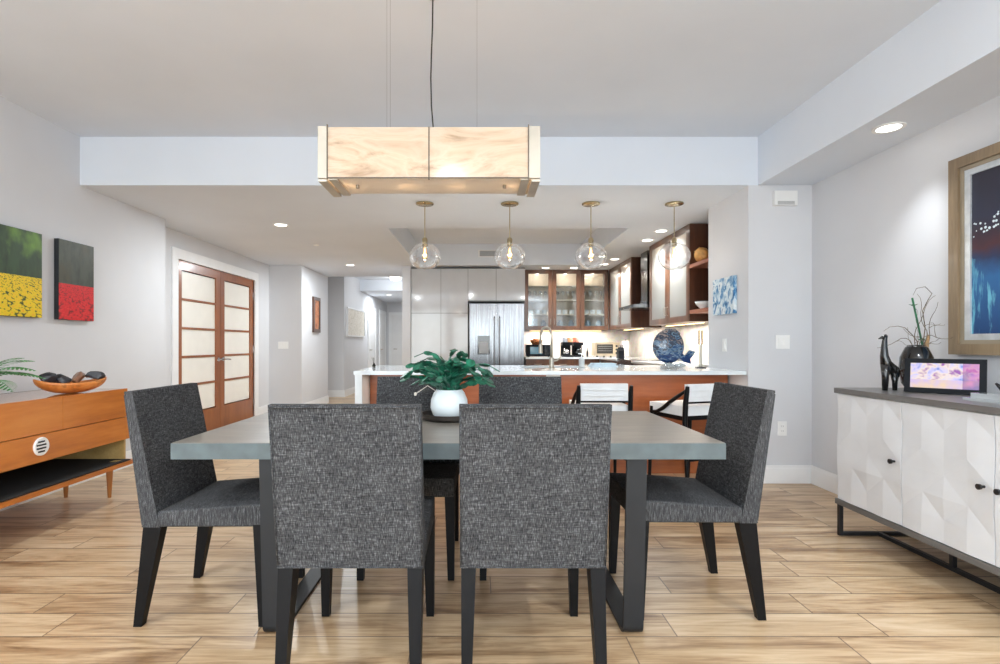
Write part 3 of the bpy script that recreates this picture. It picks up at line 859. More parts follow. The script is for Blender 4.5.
def rock(name, label, loc, s, mat, seed, rot):
    b = B(); bmesh.ops.create_icosphere(b, subdivisions=2, radius=1)
    r_ = random.Random(seed)
    pl_ = [(Vector((r_.uniform(-1,1), r_.uniform(-1,1), r_.uniform(-1,1))).normalized(), r_.uniform(.45,.75)) for _ in range(9)]
    for v in b.verts:
        for n_, d_ in pl_:
            q = v.co.dot(n_)
            if q > d_: v.co -= n_*(q-d_)
        v.co = Vector((v.co.x*s[0], v.co.y*s[1], v.co.z*s[2]))
    o = obj(name, b, mat); o.location = loc; o.rotation_euler = rot
    tag(o, label, 'stone'); return o
bm_ = bw.matrix_basis
def inb(x, y, z): return (Matrix.Translation((-2.83,3.60,.82)) @ Matrix.Rotation(PI/2-.72, 4, 'Z')) @ Vector((x, y, z))
rock('dark_stone', 'black angular stone leaning at the bowl end nearest the fern', inb(-.135, 0, .112), (.07,.055,.058), STONE, 1, (.2,.35,.9))
rock('dark_stone', 'grey angular stone in the wooden bowl beside the black one', inb(-.045, -.015, .098), (.05,.05,.05), STONE, 5, (.1,-.3,.8))
rock('brown_stone', 'brown angular stone in the middle of the wooden bowl', inb(.04, .01, .10), (.05,.05,.052), BROWNSTONE, 8, (.3,.1,.2))
rock('dark_stone', 'long black stone at the bowl end nearest the chair', inb(.13, 0, .12), (.07,.055,.042), STONE, 11, (0,.12,.75))

# fern on the console
fn = thing('potted_fern', 'feathery green palm in a rounded cream pot at the console end', 'plant', (-3.03, 3.15, .82))
b = B(); lathe(b, [(0,0),(.05,0),(.08,.03),(.09,.065),(.082,.10),(.066,.118),(.06,.114),(.072,.095),(0,.085)], 32); obj('pot', b, plain('cream_ceramic', (226,216,200), .35), fn, True)
b = B(); rnd = random.Random(5)
for k in range(11):
    az = rnd.uniform(-.5, .8) if k < 6 else rnd.uniform(0, 2*PI); az += PI/2*0
    az = [ .95, .55, .2, 1.4, -.3, 1.9, 2.8, 3.6, 4.4, 5.2, .8][k]
    ln = rnd.uniform(.26, .33); el = [1.15, .75, .95, .8, .5, .9, .9, .6, .5, .8, 1.3][k]
    p = Vector((0,0,.10)); d = Vector((math.cos(az)*math.cos(el), math.sin(az)*math.cos(el), math.sin(el)))
    pts = [p.copy()]
    for s_ in range(14):
        p = p + d*ln/14; d = (d + Vector((math.cos(az)*.05, math.sin(az)*.05, -.10))).normalized(); pts.append(p.copy())
    tube(b, pts, [.0022*(1-.6*i/14) for i in range(15)], 5)
    for i in range(3, 15):
        dd = (pts[i]-pts[i-1]).normalized(); sd = dd.cross(Vector((0,0,1))).normalized()
        for q in (-1, 1):
            t_ = i/14; Lf = .088*math.sin(PI*min(1, t_*.85+.12))
            e = (sd*q + dd*.55 + Vector((0,0,-.25))).normalized()
            leaf_plate(b, pts[i], e, Vector((0,0,1)), Lf, .0075, .0006)
obj('foliage', b, FERN, fn)

# ---------------------------------------------------------------- faceted sideboard
sb = thing('sideboard', 'long white sideboard with diamond-faceted doors and grey top on a black metal base', 'sideboard', (2.42, 2.20, 0))
y0, y1 = -.97, .97; FXs = -.24
obj('top', rb(FXs-.012, .25, y0-.015, y1+.015, .862, .893, .003), GREYWOOD, sb)
obj('plinth', rb(FXs-.008, .25, y0-.012, y1+.012, .188, .218, .003), GREYWOOD, sb)
obj('carcass', bx(FXs+.012, .245, y0, y1, .218, .862), WHITELAQ, sb)
def facet_door(a, c, hk):
    b = B()
    n_h = 4; dz = (.858-.222)/6; dy = (c-a-.006)/4
    ys = [a+.003 + dy*i for i in range(5)]; zs = [.222 + dz*i for i in range(7)]
    # vertex relief: raised peaks on a diagonal lattice gives facing triangles
    def relief(i, j):
        if (i % 2 == 0 and j % 4 == 1) or (i % 2 == 0 and j % 4 == 3 and i % 4 == 2): return .0
        return .006 if (i + (j//2)) % 2 else .001
    g = [[b.verts.new((FXs-relief(i, j), ys[i], zs[j])) for j in range(7)] for i in range(5)]
    for i in range(4):
        for j in range(6):
            q = [g[i][j], g[i+1][j], g[i+1][j+1], g[i][j+1]]
            if (i+j) % 2: b.faces.new((q[0], q[1], q[2])); b.faces.new((q[0], q[2], q[3]))
            else: b.faces.new((q[0], q[1], q[3])); b.faces.new((q[1], q[2], q[3]))
    bk = [[b.verts.new((FXs+.012, ys[i], zs[j])) for j in (0, 6)] for i in (0, 4)]
    b.faces.new((bk[0][0], bk[0][1], bk[1][1], bk[1][0]))
    b.faces.new([g[i][0] for i in range(5)] + [bk[1][0], bk[0][0]])
    b.faces.new([g[i][6] for i in range(5)] + [bk[1][1], bk[0][1]])
    b.faces.new([g[0][j] for j in range(7)] + [bk[0][1], bk[0][0]])
    b.faces.new([g[4][j] for j in range(7)] + [bk[1][1], bk[1][0]])
    d = obj('door', b, WHITELAQ, sb)
    b = B(); ky = a+.04 if hk < 0 else c-.04
    M = TR((FXs-.008, ky, .545)) @ Matrix.Rotation(-PI/2, 4, 'Y')
    lathe(b, [(0,0),(.006,0),(.006,.014),(.012,.018),(.013,.028),(0,.031)], 14, M=M); obj('knob', b, BLACK, d, 40)
facet_door(.485, .97, -1); facet_door(0, .485, -1); facet_door(-.485, 0, 1); facet_door(-.97, -.485, 1)
b = B(); s = .011
def bar(bm, p, q, s=.011):
    x0_, x1_ = sorted((p[0], q[0])); y0_, y1_ = sorted((p[1], q[1])); z0_, z1_ = sorted((p[2], q[2]))
    box(bm, x0_-s, x1_+s, y0_-s, y1_+s, z0_-(s if z0_ > .02 else 0), z1_+(s if z1_ < .18 else 0))
for yy in (.955, -.955):
    for xx in (FXs+.006, .22): 
        bl_ = B(); box(bl_, xx-s, xx+s, yy-s, yy+s, 0, .188); obj('leg', bl_, BLACK, sb)
    bl_ = B(); box(bl_, FXs+.017, .209, yy-s, yy+s, 0, 2*s); obj('base_rail', bl_, BLACK, sb)
for yy in (.46, -.46):
    bl_ = B(); box(bl_, -.011, .011, yy-s, yy+s, 0, .188); obj('leg', bl_, BLACK, sb)
for a, c in ((.471, .944), (-.449, .449), (-.944, -.471)):
    bl_ = B(); box(bl_, -.011, .011, a, c, 0, 2*s); obj('base_rail', bl_, BLACK, sb)

# sculpture, vase, frame on the sideboard
ZS = .893
b = B()
tube(b, [(.035,0,.10), (.02,0,.115), (.0,0,.13), (-.022,0,.16), (-.030,0,.20), (-.030,0,.25), (-.027,0,.29), (-.024,0,.312), (-.020,0,.322)],
     [.014,.030,.034,.028,.021,.016,.0125,.012,.005], 14)
tube(b, [(-.018,0,.312), (-.032,0,.309), (-.048,0,.302), (-.068,0,.296)], [.011,.012,.008,.002], 10)
tube(b, [(.0,0,.135), (.030,0,.115), (.048,0,.095), (.054,0,.075)], [.030,.029,.02,.008], 12)
tube(b, [(-.020,0,.15), (-.024,0,.08), (-.026,0,.0)], [.028,.018,.014], 12)
tube(b, [(.035,0,.10), (.036,0,.05), (.036,0,.0)], [.024,.014,.012], 12)
o = obj('bird_sculpture', b, GLOSSBLACK, smooth=True); o.location = (2.36, 3.00, ZS); o.rotation_euler = (0, 0, .1)
tag(o, 'tall glossy black long-necked animal figurine at the sideboard end', 'figurine')
vs = thing('black_vase', 'rounded glossy black vase behind the digital photo frame', 'vase', (2.535, 3.02, ZS))
b = B(); lathe(b, [(0,0),(.045,0),(.072,.04),(.085,.11),(.078,.19),(.055,.245),(.040,.262),(.036,.258),(.05,.235),(.07,.18),(0,.15)], 32); obj('vase_body', b, GLOSSBLACK, vs, True)
tw = thing('twig_arrangement', 'curly dry twigs with green canes standing in the black vase', 'dried plant', (2.535, 3.02, ZS+.16))
rnd = random.Random(12)
b = B()
def wander(p, d, n_, st, curl, g=0):
    pts = [Vector(p)]; d = Vector(d).normalized(); ax = Vector((rnd.uniform(-.4,.4), -1, rnd.uniform(-.4,.4))).normalized()
    for i in range(n_):
        d = (Matrix.Rotation(curl*rnd.uniform(.2,1.6)*(1 if (i//4) % 2 else -.5), 3, ax) @ d); d.z += g; d.normalize(); pts.append(pts[-1]+d*st)
    return pts
for k, (d, n_, c, g) in enumerate([((-.6,-.1,.9),12,.5,-.05), ((.3,0,1),14,.35,.02), ((.1,-.1,1),15,.3,.02), ((-.1,.1,1),11,.6,0), ((.5,-.2,1),13,-.4,0), ((.25,.1,1),16,-.25,.03)]):
    pts = wander((rnd.uniform(-.015,.015), rnd.uniform(-.01,.01), .0), d, n_, .028, c, g)
    tube(b, pts, [.0028*(1-.6*i/n_) for i in range(n_+1)], 5)
    for j in (4, 8):
        if j < n_: tube(b, wander(pts[j], (rnd.uniform(-1,1), 0, .6), 6, .018, .6), [.0015-.0001*i for i in range(7)], 4)
# long arching strand toward the pier
tube(b, [(0,0,.05), (-.01,-.02,.12), (-.05,-.03,.16), (-.09,-.03,.20), (-.13,-.03,.21), (-.18,-.03,.205), (-.215,-.03,.18)], [.003,.0028,.0025,.002,.0018,.0015,.001], 5)
tube(b, [(.03,0,.05), (.05,0,.2), (.035,0,.3), (.065,0,.36), (.09,0,.40), (.05,0,.44), (.0,0,.43), (-.02,0,.39)], [.003,.0028,.0026,.0022,.002,.0018,.0015,.001], 5)
for v in b.verts: v.co.x = min(v.co.x, .165)
obj('twigs', b, TWIG, tw, True)
b = B()
tube(b, [(.05,0,.0), (.03,0,.12), (.0,0,.26), (-.025,0,.375)], .0052, 8)
for z, x in ((.33,-.017), (.13,.028)):
    for a in range(5): tube(b, [(x,0,z), (x+.022*math.cos(a*1.3), .02*math.sin(a*1.3), z+.008)], [.004,.001], 5)
obj('green_cane', b, BAMBOO, tw, True)
b = B(); tube(b, [(.03,.0,0), (.055,0,.07), (.062,0,.12), (.07,0,.16)], [.008,.012,.010,.004], 8); tube(b, [(.0,.0,0), (.03,0,.05), (.045,0,.10)], [.008,.010,.005], 8)
obj('driftwood', b, plain('tan_bark', (160,126,88), .7, var=.25, vs=30), tw, True)

def screen_mat():
    m, nt, b, o = new_mat('photo_screen')
    v = coords(nt); tc = nd(nt, 'ShaderNodeTexCoord'); s = nd(nt, 'ShaderNodeSeparateXYZ'); nt.links.new(tc.outputs['Object'], s.inputs[0])
    f = tex_noise(nt, v, 22, 2, .5, .4)
    c = ramp(nt, f, [(.3, (90,130,220)), (.45, (214,204,246)), (.55, (244,226,214)), (.66, (150,70,170))])
    low = ramp(nt, tex_noise(nt, v, 14, 2), [(.4, (236,206,176)), (.6, (214,190,230))])
    c = mixc(nt, math_n(nt, 'LESS_THAN', s.outputs['Z'], .075), c, low)
    r = math_n(nt, 'GREATER_THAN', s.outputs['X'], .075)
    c = mixc(nt, math_n(nt, 'MULTIPLY', r, .75), c, ramp(nt, tex_noise(nt, v, 12, 2), [(.4, (200,90,170)), (.6, (90,50,140))]))
    b.inputs['Base Color'].default_value = (.01,.01,.01,1)
    nt.links.new(c, b.inputs['Emission Color']); b.inputs['Emission Strength'].default_value = .85
    b.inputs['Roughness'].default_value = .15
    return m
df = thing('digital_photo_frame', 'black digital photo frame showing a bright purple and blue picture', 'photo frame', (2.475, 2.775, ZS))
ang = math.atan2(2.66-2.89, 2.575-2.375)
df.rotation_euler = (0, 0, ang)
til = Matrix.Rotation(-.14, 4, 'X')
b = B(); rbox(b, -.165, .165, -.01, .012, 0, .185, .004, M=TR((0,-.008,.003)) @ til); obj('bezel', b, BLKPLASTIC, df)
b = B(); box(b, -.138, .138, -.012, -.010, .026, .160, M=TR((0,-.0085,.003)) @ til); obj('screen', b, screen_mat(), df)
b = B(); rbox(b, -.03, .03, .01, .07, .0, .008, .002); rbox(b, -.03, .03, .03, .038, .0, .11, .002, M=TR((0,.03,0)) @ Matrix.Rotation(.3,4,'X')); obj('stand', b, BLKPLASTIC, df)
gt = thing('glass_tray', 'stacked grey glass tray near the front of the sideboard beside the photo frame', 'tray', (2.45, 2.36, ZS))
b = B(); rbox(b, -.13, .13, -.14, .14, 0, .012, .004); rbox(b, -.11, .11, -.12, .12, .012, .035, .004); obj('tray_body', b, plain('smoke_glass', (176,180,182), .08, var=.05, coat=.5), gt)
b = B()
for k in range(9):
    a = k*.7; tube(b, [(0,0,.012), (.03*math.cos(a), .03*math.sin(a), .018), (.065*math.cos(a), .055*math.sin(a), .05)], [.014,.015,.004], 8)
o = obj('black_ornament', b, GLOSSBLACK, smooth=True); o.location = (2.43, 2.37, ZS+.035); tag(o, 'small spiky black ornament on top of the glass tray', 'ornament')

# ---------------------------------------------------------------- bar / peninsula
CZ = .933
bar_ = thing('kitchen_bar', 'reddish wood breakfast bar base with a white quartz end panel', 'bar counter', (.6, 4.9, 0))
def wx(x): return x-.6
def wy(y): return y-4.9
obj('front_panel', bx(wx(-.985), wx(2.22), wy(4.66), wy(4.70), .0, CZ-.034), MAHOG, bar_)
b = B(); box(b, wx(-.985), wx(.30), wy(4.70), wy(5.5), .0, CZ-.034); box(b, wx(1.10), wx(2.22), wy(4.70), wy(5.5), 0, CZ-.034)
box(b, wx(.30), wx(1.10), wy(4.70), wy(5.5), 0, .6)
box(b, wx(.30), wx(1.10), wy(5.46), wy(5.5), .6, CZ-.034)
obj('cabinet_base', b, DARKCAB, bar_)
obj('end_panel', rb(wx(-1.05), wx(-.99), wy(4.365), wy(5.52), 0, CZ-.032, .003), QUARTZ, bar_)
wt = thing('quartz_countertop', 'long white quartz countertop of the breakfast bar', 'countertop', (.6, 4.9, 0))
b = B()
X0, X1, Y0, Y1 = -1.06, 2.236, 4.36, 5.55; sx0, sx1, sy0, sy1 = .40, 1.02, 4.93, 5.36
for q in ((X0, sx0, Y0, Y1), (sx1, X1, Y0, Y1), (sx0, sx1, Y0, sy0), (sx0, sx1, sy1, Y1)):
    box(b, wx(q[0]), wx(q[1]), wy(q[2]), wy(q[3]), CZ-.032, CZ)
bmesh.ops.remove_doubles(b, verts=b.verts, dist=1e-5)
obj('slab', b, QUARTZ, wt)
sk = thing('kitchen_sink', 'double bowl stainless undermount sink in the bar counter', 'sink', (.71, 5.145, CZ))
for a, c in ((-.30, -.02), (.02, .30)):
    b = B(); y_ = .205; d_ = .2
    box(b, a, c, -y_, y_, -d_, -d_+.008)
    box(b, a, a+.008, -y_, y_, -d_+.008, -.034); box(b, c-.008, c, -y_, y_, -d_+.008, -.034)
    box(b, a+.008, c-.008, -y_, -y_+.008, -d_+.008, -.034); box(b, a+.008, c-.008, y_-.008, y_, -d_+.008, -.034)
    obj('basin', b, STEEL, sk)
obj('basin_divider', bx(-.0195, .0195, -.205, .205, -.05, -.034), STEEL, sk)
fc = thing('kitchen_faucet', 'tall gooseneck stainless faucet on the bar counter', 'faucet', (.665, 4.83, CZ))
b = B(); lathe(b, [(0,0),(.03,0),(.03,.008),(.022,.012),(.022,.10),(.0,.10)], 20); obj('base', b, NICKEL, fc, 40)
b = B(); pts = [(0,0,.09), (0,0,.30)]
for i in range(1, 11):
    a = PI*i/10; pts.append((-.045+.045*math.cos(a), .06*(1-math.cos(a))*.9, .30+.085*math.sin(a)))
pts.append((-.09, .108, .22)); tube(b, pts, .0125, 12); obj('spout', b, NICKEL, fc, True)
b = B(); tube(b, [(-.09,.108,.23), (-.09,.108,.14)], [.016,.019], 12); obj('spray_head', b, NICKEL, fc, 40)
b = B(); tube(b, [(.02,0,.07), (.05,0,.075), (.09,0,.11)], [.009,.007,.005], 8); obj('handle', b, NICKEL, fc, 40)

# glass fish
def blue_glass():
    m, nt, b, o = new_mat('blue_art_glass')
    f = tex_noise(nt, coords(nt, (1,1,1.7)), 13, 5, .6, 1.4)
    tc = nd(nt, 'ShaderNodeTexCoord'); s = nd(nt, 'ShaderNodeSeparateXYZ'); nt.links.new(tc.outputs['Object'], s.inputs[0])
    f2 = math_n(nt, 'ADD', f, math_n(nt, 'MULTIPLY', math_n(nt, 'SUBTRACT', s.outputs['Z'], .17), 1.0))
    nt.links.new(ramp(nt, f2, [(.36, (14,44,92)), (.46, (30,72,118)), (.52, (120,146,166)), (.57, (36,56,80)), (.66, (58,60,72)), (.72, (150,140,138)), (.8, (74,58,54))]), b.inputs['Base Color'])
    b.inputs['Roughness'].default_value = .08; b.inputs['Coat Weight'].default_value = .7
    return m
fi = thing('glass_fish', 'round blue and smoky art glass fish standing on the bar', 'sculpture', (1.775, 4.90, CZ))
BG = blue_glass()
b = B(); sphere(b, (0,0,.205), .148, 28, sc=(1,.42,1.08)); obj('body', b, BG, fi, True)
b = B(); prism(b, [(.118,.15), (.15,.115), (.20,.17), (.252,.155), (.225,.115), (.20,.085), (.212,.04), (.14,.06), (.10,.09)], -.012, .012); bevel(b, .004, 2); obj('tail', b, BG, fi)
b = B(); prism(b, [(-.08,.30), (-.03,.368), (.06,.372), (.11,.33), (.10,.29), (0,.335)], -.008, .008); bevel(b, .003, 1); obj('fin', b, BG, fi)
b = B(); lathe(b, [(0,0),(.075,0),(.07,.02),(.035,.045),(.03,.07),(0,.07)], 24); sphere(b, (.11,0,.024), .045, 12, sc=(1.3,.7,.53)); obj('base', b, glassy('smoky_base_glass', (205,212,216), .25, .5), fi, True)
cdk = thing('candle_holder', 'tall slim metal candle holder with a round foot on the bar beside the pier', 'candle holder', (2.105, 4.96, CZ))
b = B(); lathe(b, [(0,0),(.05,0),(.05,.008),(.012,.014),(.009,.03),(.0,.03)], 24); obj('foot', b, BLACK, cdk, 40)
b = B(); lathe(b, [(0,.01),(.013,.01),(.012,.22),(.0,.22)], 16); obj('stem', b, NICKEL, cdk, 40)
for s in (-1, 1):
    b = B(); lathe(b, [(0,.22),(.008,.22),(.011,.355),(.008,.357),(0,.357)], 14, (s*.0145, 0, 0)); obj('candle_tube', b, BRASS, cdk, 40)
wl = thing('dish_towel', 'folded pale dish cloth lying beside the sink on the bar', 'towel', (1.24, 5.25, CZ))
b = B(); rbox(b, -.13, .13, -.09, .09, 0, .012, .004); rbox(b, -.12, .11, -.085, .08, .012, .024, .004); rbox(b, -.11, .12, -.08, .085, .024, .034, .004); obj('cloth', b, plain('pale_blue_cloth', (196,214,224), .9), wl, 40)
sb_ = thing('soap_dispenser', 'small clear soap bottle standing beside the dish cloth', 'bottle', (1.06, 5.42, CZ))
b = B(); lathe(b, [(0,0),(.03,0),(.03,.07),(.012,.085),(.012,.095),(0,.095)], 18); obj('bottle_body', b, plain('clear_soap', (200,206,208), .15), sb_, 40)
b = B(); tube(b, [(0,0,.09), (0,0,.125), (-.035,0,.125)], .005, 8); obj('pump', b, CHROME, sb_, 40)

# ---------------------------------------------------------------- bar stools
def make_stool():
    t = thing('bar_stool', 'x', 'stool', group='white cushioned bar stools')
    b = B(); tt = bmesh.new(); box(tt, -.20, .20, -.185, .225, .60, .675); bevel(tt, .028, 4)
    for v in tt.verts:
        if v.co.z > .64: v.co.z += .012*max(0, 1-(v.co.x/.2)**2)
    merge(b, tt); obj('seat_cushion', b, LEATHER, t, 60)
    b = B(); box(b, -.195, .195, -.18, .21, .565, .60); obj('seat_frame', b, LEG, t)
    # backrest cushions: channelled top roll and lower panel
    b = B()
    tt = bmesh.new(); box(tt, -.185, .185, -.245, -.205, .715, .848); bevel(tt, .014, 3)
    for v in tt.verts: v.co.y -= .018*(v.co.x/.185)**2*-1 + .0
    merge(b, tt)
    for z in (.756, .80): tube(b, [(-.184,-.242+.018,z), (-.09,-.2465+.004,z), (0,-.247,z), (.09,-.2465+.004,z), (.184,-.242+.018,z)], .003, 6)
    obj('back_cushion', b, LEATHER, t, 60)
    obj('back_rail', rb(-.185, .185, -.225, -.20, .70, .718, .003), LEG, t)
    for s in (-1, 1):
        b = B()
        pr = [(-.245,.0),(-.232,.30),(-.215,.56),(-.222,.70),(-.238,.80),(-.245,.835)]
        tube(b, [(s*.205, y, z) for y, z in pr], [.013,.017,.020,.020,.018,.014], 8); obj('leg', b, LEG, t, 50)
        b = B(); tube(b, [(s*.20,.23,0), (s*.198,.215,.30), (s*.195,.20,.57), (s*.2,.195,.64)], [.013,.016,.019,.016], 8); obj('leg', b, LEG, t, 50)
        b = B(); tube(b, [(s*.207,-.225,.80), (s*.212,-.15,.755), (s*.21,-.05,.70), (s*.207,.04,.64), (s*.203,.13,.60), (s*.2,.195,.595)], [.012,.016,.016,.016,.015,.012], 8); obj('arm', b, LEG, t, 50)
    b = B(); box(b, -.20, .20, .212, .232, .19, .215); box(b, -.205, .205, -.243, -.225, .26, .285); obj('foot_rail', b, LEG, t)
    return t
st = make_stool(); st.location = (.975, 4.30, 0)
st['label'] = 'white cushioned bar stool facing the bar squarely, below the glass cabinets'
dup(st, (1.70, 4.26, 0), .32, 'white cushioned bar stool turned sideways beside the end dining chair')

# ---------------------------------------------------------------- tall grey cabinets and fridge
FY = 8.88
XT = [-1.175, -.667, -.205, .275, .77]
tc_ = thing('pantry_cabinet', 'tall gloss grey pantry cabinet beside the hallway wall', 'cabinet', (-.69, 9.22, 0))
b = B(); box(b, -.485, .485, -.33, .375, .10, 2.465); box(b, -.485, .485, -.28, .375, 0, .10); obj('body', b, CARC, tc_)
for i in range(2):
    a, c = XT[i]+.69, XT[i+1]+.69
    for z0, z1 in ((.11, 1.685), (1.69, 2.44)):
        obj('door', rb(a+.003, c-.003, -.352, -.334, z0, z1-.003, .002, 1), GREYLAQ, tc_)
oc = thing('fridge_top_cabinet', 'gloss grey two-door cabinet above the refrigerator', 'cabinet', (.2825, 9.22, 1.88))
obj('body', bx(-.4865, .4865, -.33, .375, 0, .585), CARC, oc)
for a, c in ((-.4865, -.008), (-.006, .4865)): obj('door', rb(a+.003, c-.003, -.352, -.334, .02, .56, .002, 1), GREYLAQ, oc)
fr = thing('refrigerator', 'stainless french door refrigerator with an ice dispenser', 'refrigerator', (.287, 9.2, 0))
obj('body', bx(-.465, .465, -.30, .37, .03, 1.855), plain('fridge_body', (60,62,66), .4, .4), fr)
for a, c in ((-.46, -.003), (.003, .46)):
    d = obj('door', rb(a, c, -.375, -.302, .72, 1.845, .006, 2), STEEL, fr, 40)
    hx = c-.04 if a < -.1 else a+.04
    b = B(); tube(b, [(hx,-.375,.80), (hx,-.42,.82), (hx,-.42,1.60), (hx,-.375,1.62)], .012, 8); obj('handle', b, STEEL, d, 40)
    if a < -.1:
        obj('dispenser', rb(-.33, -.12, -.379, -.37, .98, 1.30, .004), GLOSSBLACK, d)
        obj('dispenser_niche', rb(-.305, -.145, -.383, -.378, 1.0, 1.20, .004), plain('niche_grey', (170,174,180), .3), d)
dd = obj('freezer_drawer', rb(-.46, .46, -.375, -.302, .06, .712, .006, 2), STEEL, fr, 40)
b = B(); tube(b, [(-.38,-.375,.64), (-.36,-.42,.64), (.36,-.42,.64), (.38,-.375,.64)], .012, 8); obj('handle', b, STEEL, dd, 40)
obj('surround', bx(-.4725, -.4665, -.34, .37, 0, 1.87), GREYLAQ, fr)

# ---------------------------------------------------------------- glass wall cabinets
def wall_cabinet(name, label, M, w, n, h=1.072, d=.33, shelves=3, glass=None):
    glass = glass or CABGLASS
    """local: x along the run (0..w), y into the wall (0 front .. d), z up from the bottom"""
    t = thing(name, label, 'cabinet'); t.matrix_world = M
    b = B(); s = .018
    box(b, 0, s, .02, d, 0, h); box(b, w-s, w, .02, d, 0, h); box(b, s, w-s, .02, d, 0, s); box(b, s, w-s, .02, d, h-s, h)
    obj('carcass', b, DARKCAB, t)
    obj('back_panel', bx(s, w-s, d-.008, d, s, h-s), SHELFW, t)
    for k in range(shelves):
        z = s+(h-2*s)*(k+1)/(shelves+1); obj('shelf', bx(s, w-s, .035, d-.008, z-.009, z+.009), SHELFW, t)
    dw = w/n
    for i in range(n):
        a, c = i*dw+.002, (i+1)*dw-.002; f = .07
        b = B(); box(b, a, a+f, 0, .02, 0, h); box(b, c-f, c, 0, .02, 0, h); box(b, a+f, c-f, 0, .02, 0, f); box(b, a+f, c-f, 0, .02, h-f, h)
        dr = obj('door', b, CABMID, t)
        obj('glass_pane', bx(a+f-.003, c-f+.003, .007, .012, f-.003, h-f+.003), glass, dr)
        hx = (c-f/2 if i % 2 == 0 else a+f/2)
        b = B(); tube(b, [(hx,0,.10), (hx,-.025,.105), (hx,-.025,.195), (hx,0,.20)], .004, 6); obj('handle', b, NICKEL, dr, 40)
    if name == 'glass_wall_cabinet':
        for i in range(n):
            b = B(); lathe(b, [(0,-.006),(.03,-.006),(.03,0),(0,0)], 14, (dw*(i+.5), d*.5, h-s)); obj('puck_light', b, WARMLENS, t, 40)
    return t
UZ = 1.41
wall_cabinet('glass_wall_cabinet', 'three-door walnut glass cabinet on the kitchen back wall beside the fridge', TR((.79, 9.27, UZ)), 1.50, 3)
RX = Matrix.Rotation(-PI/2, 4, 'Z')   # local x -> -Y, local y -> +X
wall_cabinet('glass_wall_cabinet', 'two-door walnut glass cabinet between the range hood and the back corner', TR((2.30, 9.265, UZ)) @ RX, 1.36, 2, d=.465, glass=SEEDY)
wall_cabinet('glass_wall_cabinet', 'tall two-door walnut glass cabinet between the range hood and open shelves', TR((2.30, 7.06, UZ)) @ RX, 1.33, 2, d=.465, glass=SEEDY)
osx = thing('open_shelf_unit', 'dark walnut open corner shelves between the tall cabinet and the pier', 'shelf', (2.30, 5.42, UZ))
b = B(); box(b, .0, .465, .286, .304, 0, 1.07); box(b, .44, .465, -.31, .285, 0, 1.07)
obj('side_panel', b, DARKCAB, osx)
for z in (.10, .60): obj('shelf', rb(0, .44, -.31, .285, z-.02, z+.02, .003), wood('shelf_walnut_%d' % int(z*10), (120,70,50), (150,92,68), (176,114,86), 'y'), osx)
def shelf_z(z): return UZ+z+.02
sh = obj('conch_shell', B(), plain('orange_shell', (226,158,92), .4, var=.25, vs=14))
bm2 = B(); tube(bm2, [(0,-.10,.05), (0,-.05,.075), (0,0,.085), (0,.05,.08), (0,.09,.06)], [.01,.06,.085,.06,.015], 14)
for a in range(7):
    q = a*.9; tube(bm2, [(0,.01,.085), (.09*math.cos(q), .02*math.sin(a), .09+.09*math.sin(q))], [.03,.003], 7)
sphere(bm2, (0,0,.04), .04, 10)
zmin = min(v.co.z for v in bm2.verts)
for v in bm2.verts: v.co.z -= zmin
bmesh.ops.recalc_face_normals(bm2, faces=bm2.faces[:]); me = sh.data; mm = me.materials[0]; bm2.to_mesh(me); bm2.free()
sh.location = (2.385, 5.59, shelf_z(.60)); tag(sh, 'orange ridged seashell on the upper open shelf', 'shell')
bl2 = thing('ceramic_bowl', 'small white bowl with dark rim on the lower open shelf', 'bowl', (2.40, 5.58, shelf_z(.10)))
b = B(); lathe(b, [(0,0),(.03,0),(.035,.01),(.075,.05),(.09,.085),(.086,.085),(.07,.052),(.0,.014)], 24); obj('bowl_body', b, CERAMIC, bl2, True)
b = B(); lathe(b, [(.085,.084),(.092,.084),(.092,.09),(.085,.09)], 24, closed=True); obj('rim', b, BLACK, bl2, True)

# dishes in the cabinets
def make_glass(name, prof, mat, cat, label, grp):
    b = B(); lathe(b, prof, 14); o = obj(name, b, mat, smooth=50); tag(o, label, cat, grp); return o
WG = glassy('dish_glass', (238,240,240), .25, .5)
def shelf_lv(k): return UZ + (.018 if k == 0 else .018+(1.06-.036)*k/4+.009)
protos = {
 'wine_glass': make_glass('wine_glass', [(0,0),(.032,0),(.004,.008),(.004,.07),(.03,.10),(.034,.14),(.028,.17),(.025,.17),(.03,.14),(0,.085)], WG, 'glass', 'clear stemmed wine glass standing inside the back wall glass cabinet', 'wine glasses in the cabinets'),
 'white_cup': make_glass('white_cup', [(0,0),(.03,0),(.042,.02),(.045,.085),(.04,.085),(.036,.02),(0,.01)], CERAMIC, 'cup', 'white cup standing inside the back wall glass cabinet', 'cups in the cabinets'),
 'plate_stack': make_glass('serving_jar', [(0,0),(.05,0),(.055,.03),(.05,.12),(.03,.14),(.03,.16),(0,.165)], plain('blue_grey_jar', (150,166,180), .3), 'jar', 'blue grey jar on a lower shelf of the glass cabinets', 'jars in the cabinets')}
used = set()
def put(kind, x, y, z):
    o = protos[kind]
    if kind in used: o = o.copy(); COL.objects.link(o)
    used.add(kind); o.location = (x, y, z)
for i in range(3):
    x0_ = .79+i*.5
    for k in range(4): put('wine_glass', x0_+.11+k*.095, 9.42, shelf_lv(2))
    for k in range(3): put('white_cup', x0_+.13+k*.12, 9.42, shelf_lv(1))
    for k in range(2): put('plate_stack', x0_+.16+k*.2, 9.42, shelf_lv(0))
for yy in (8.95, 8.75, 8.3, 6.8, 6.55, 6.2, 5.95):
    o = protos['white_cup'].copy(); COL.objects.link(o); o['label'] = 'white cup inside the glass cabinets beside the range hood'; o['group'] = 'cups beside the hood'; o.location = (2.5, yy, shelf_lv(1))
pb = thing('patterned_platter', 'square white patterned platter standing in the cabinet next to the fridge', 'platter', (.93, 9.335, UZ+.018))
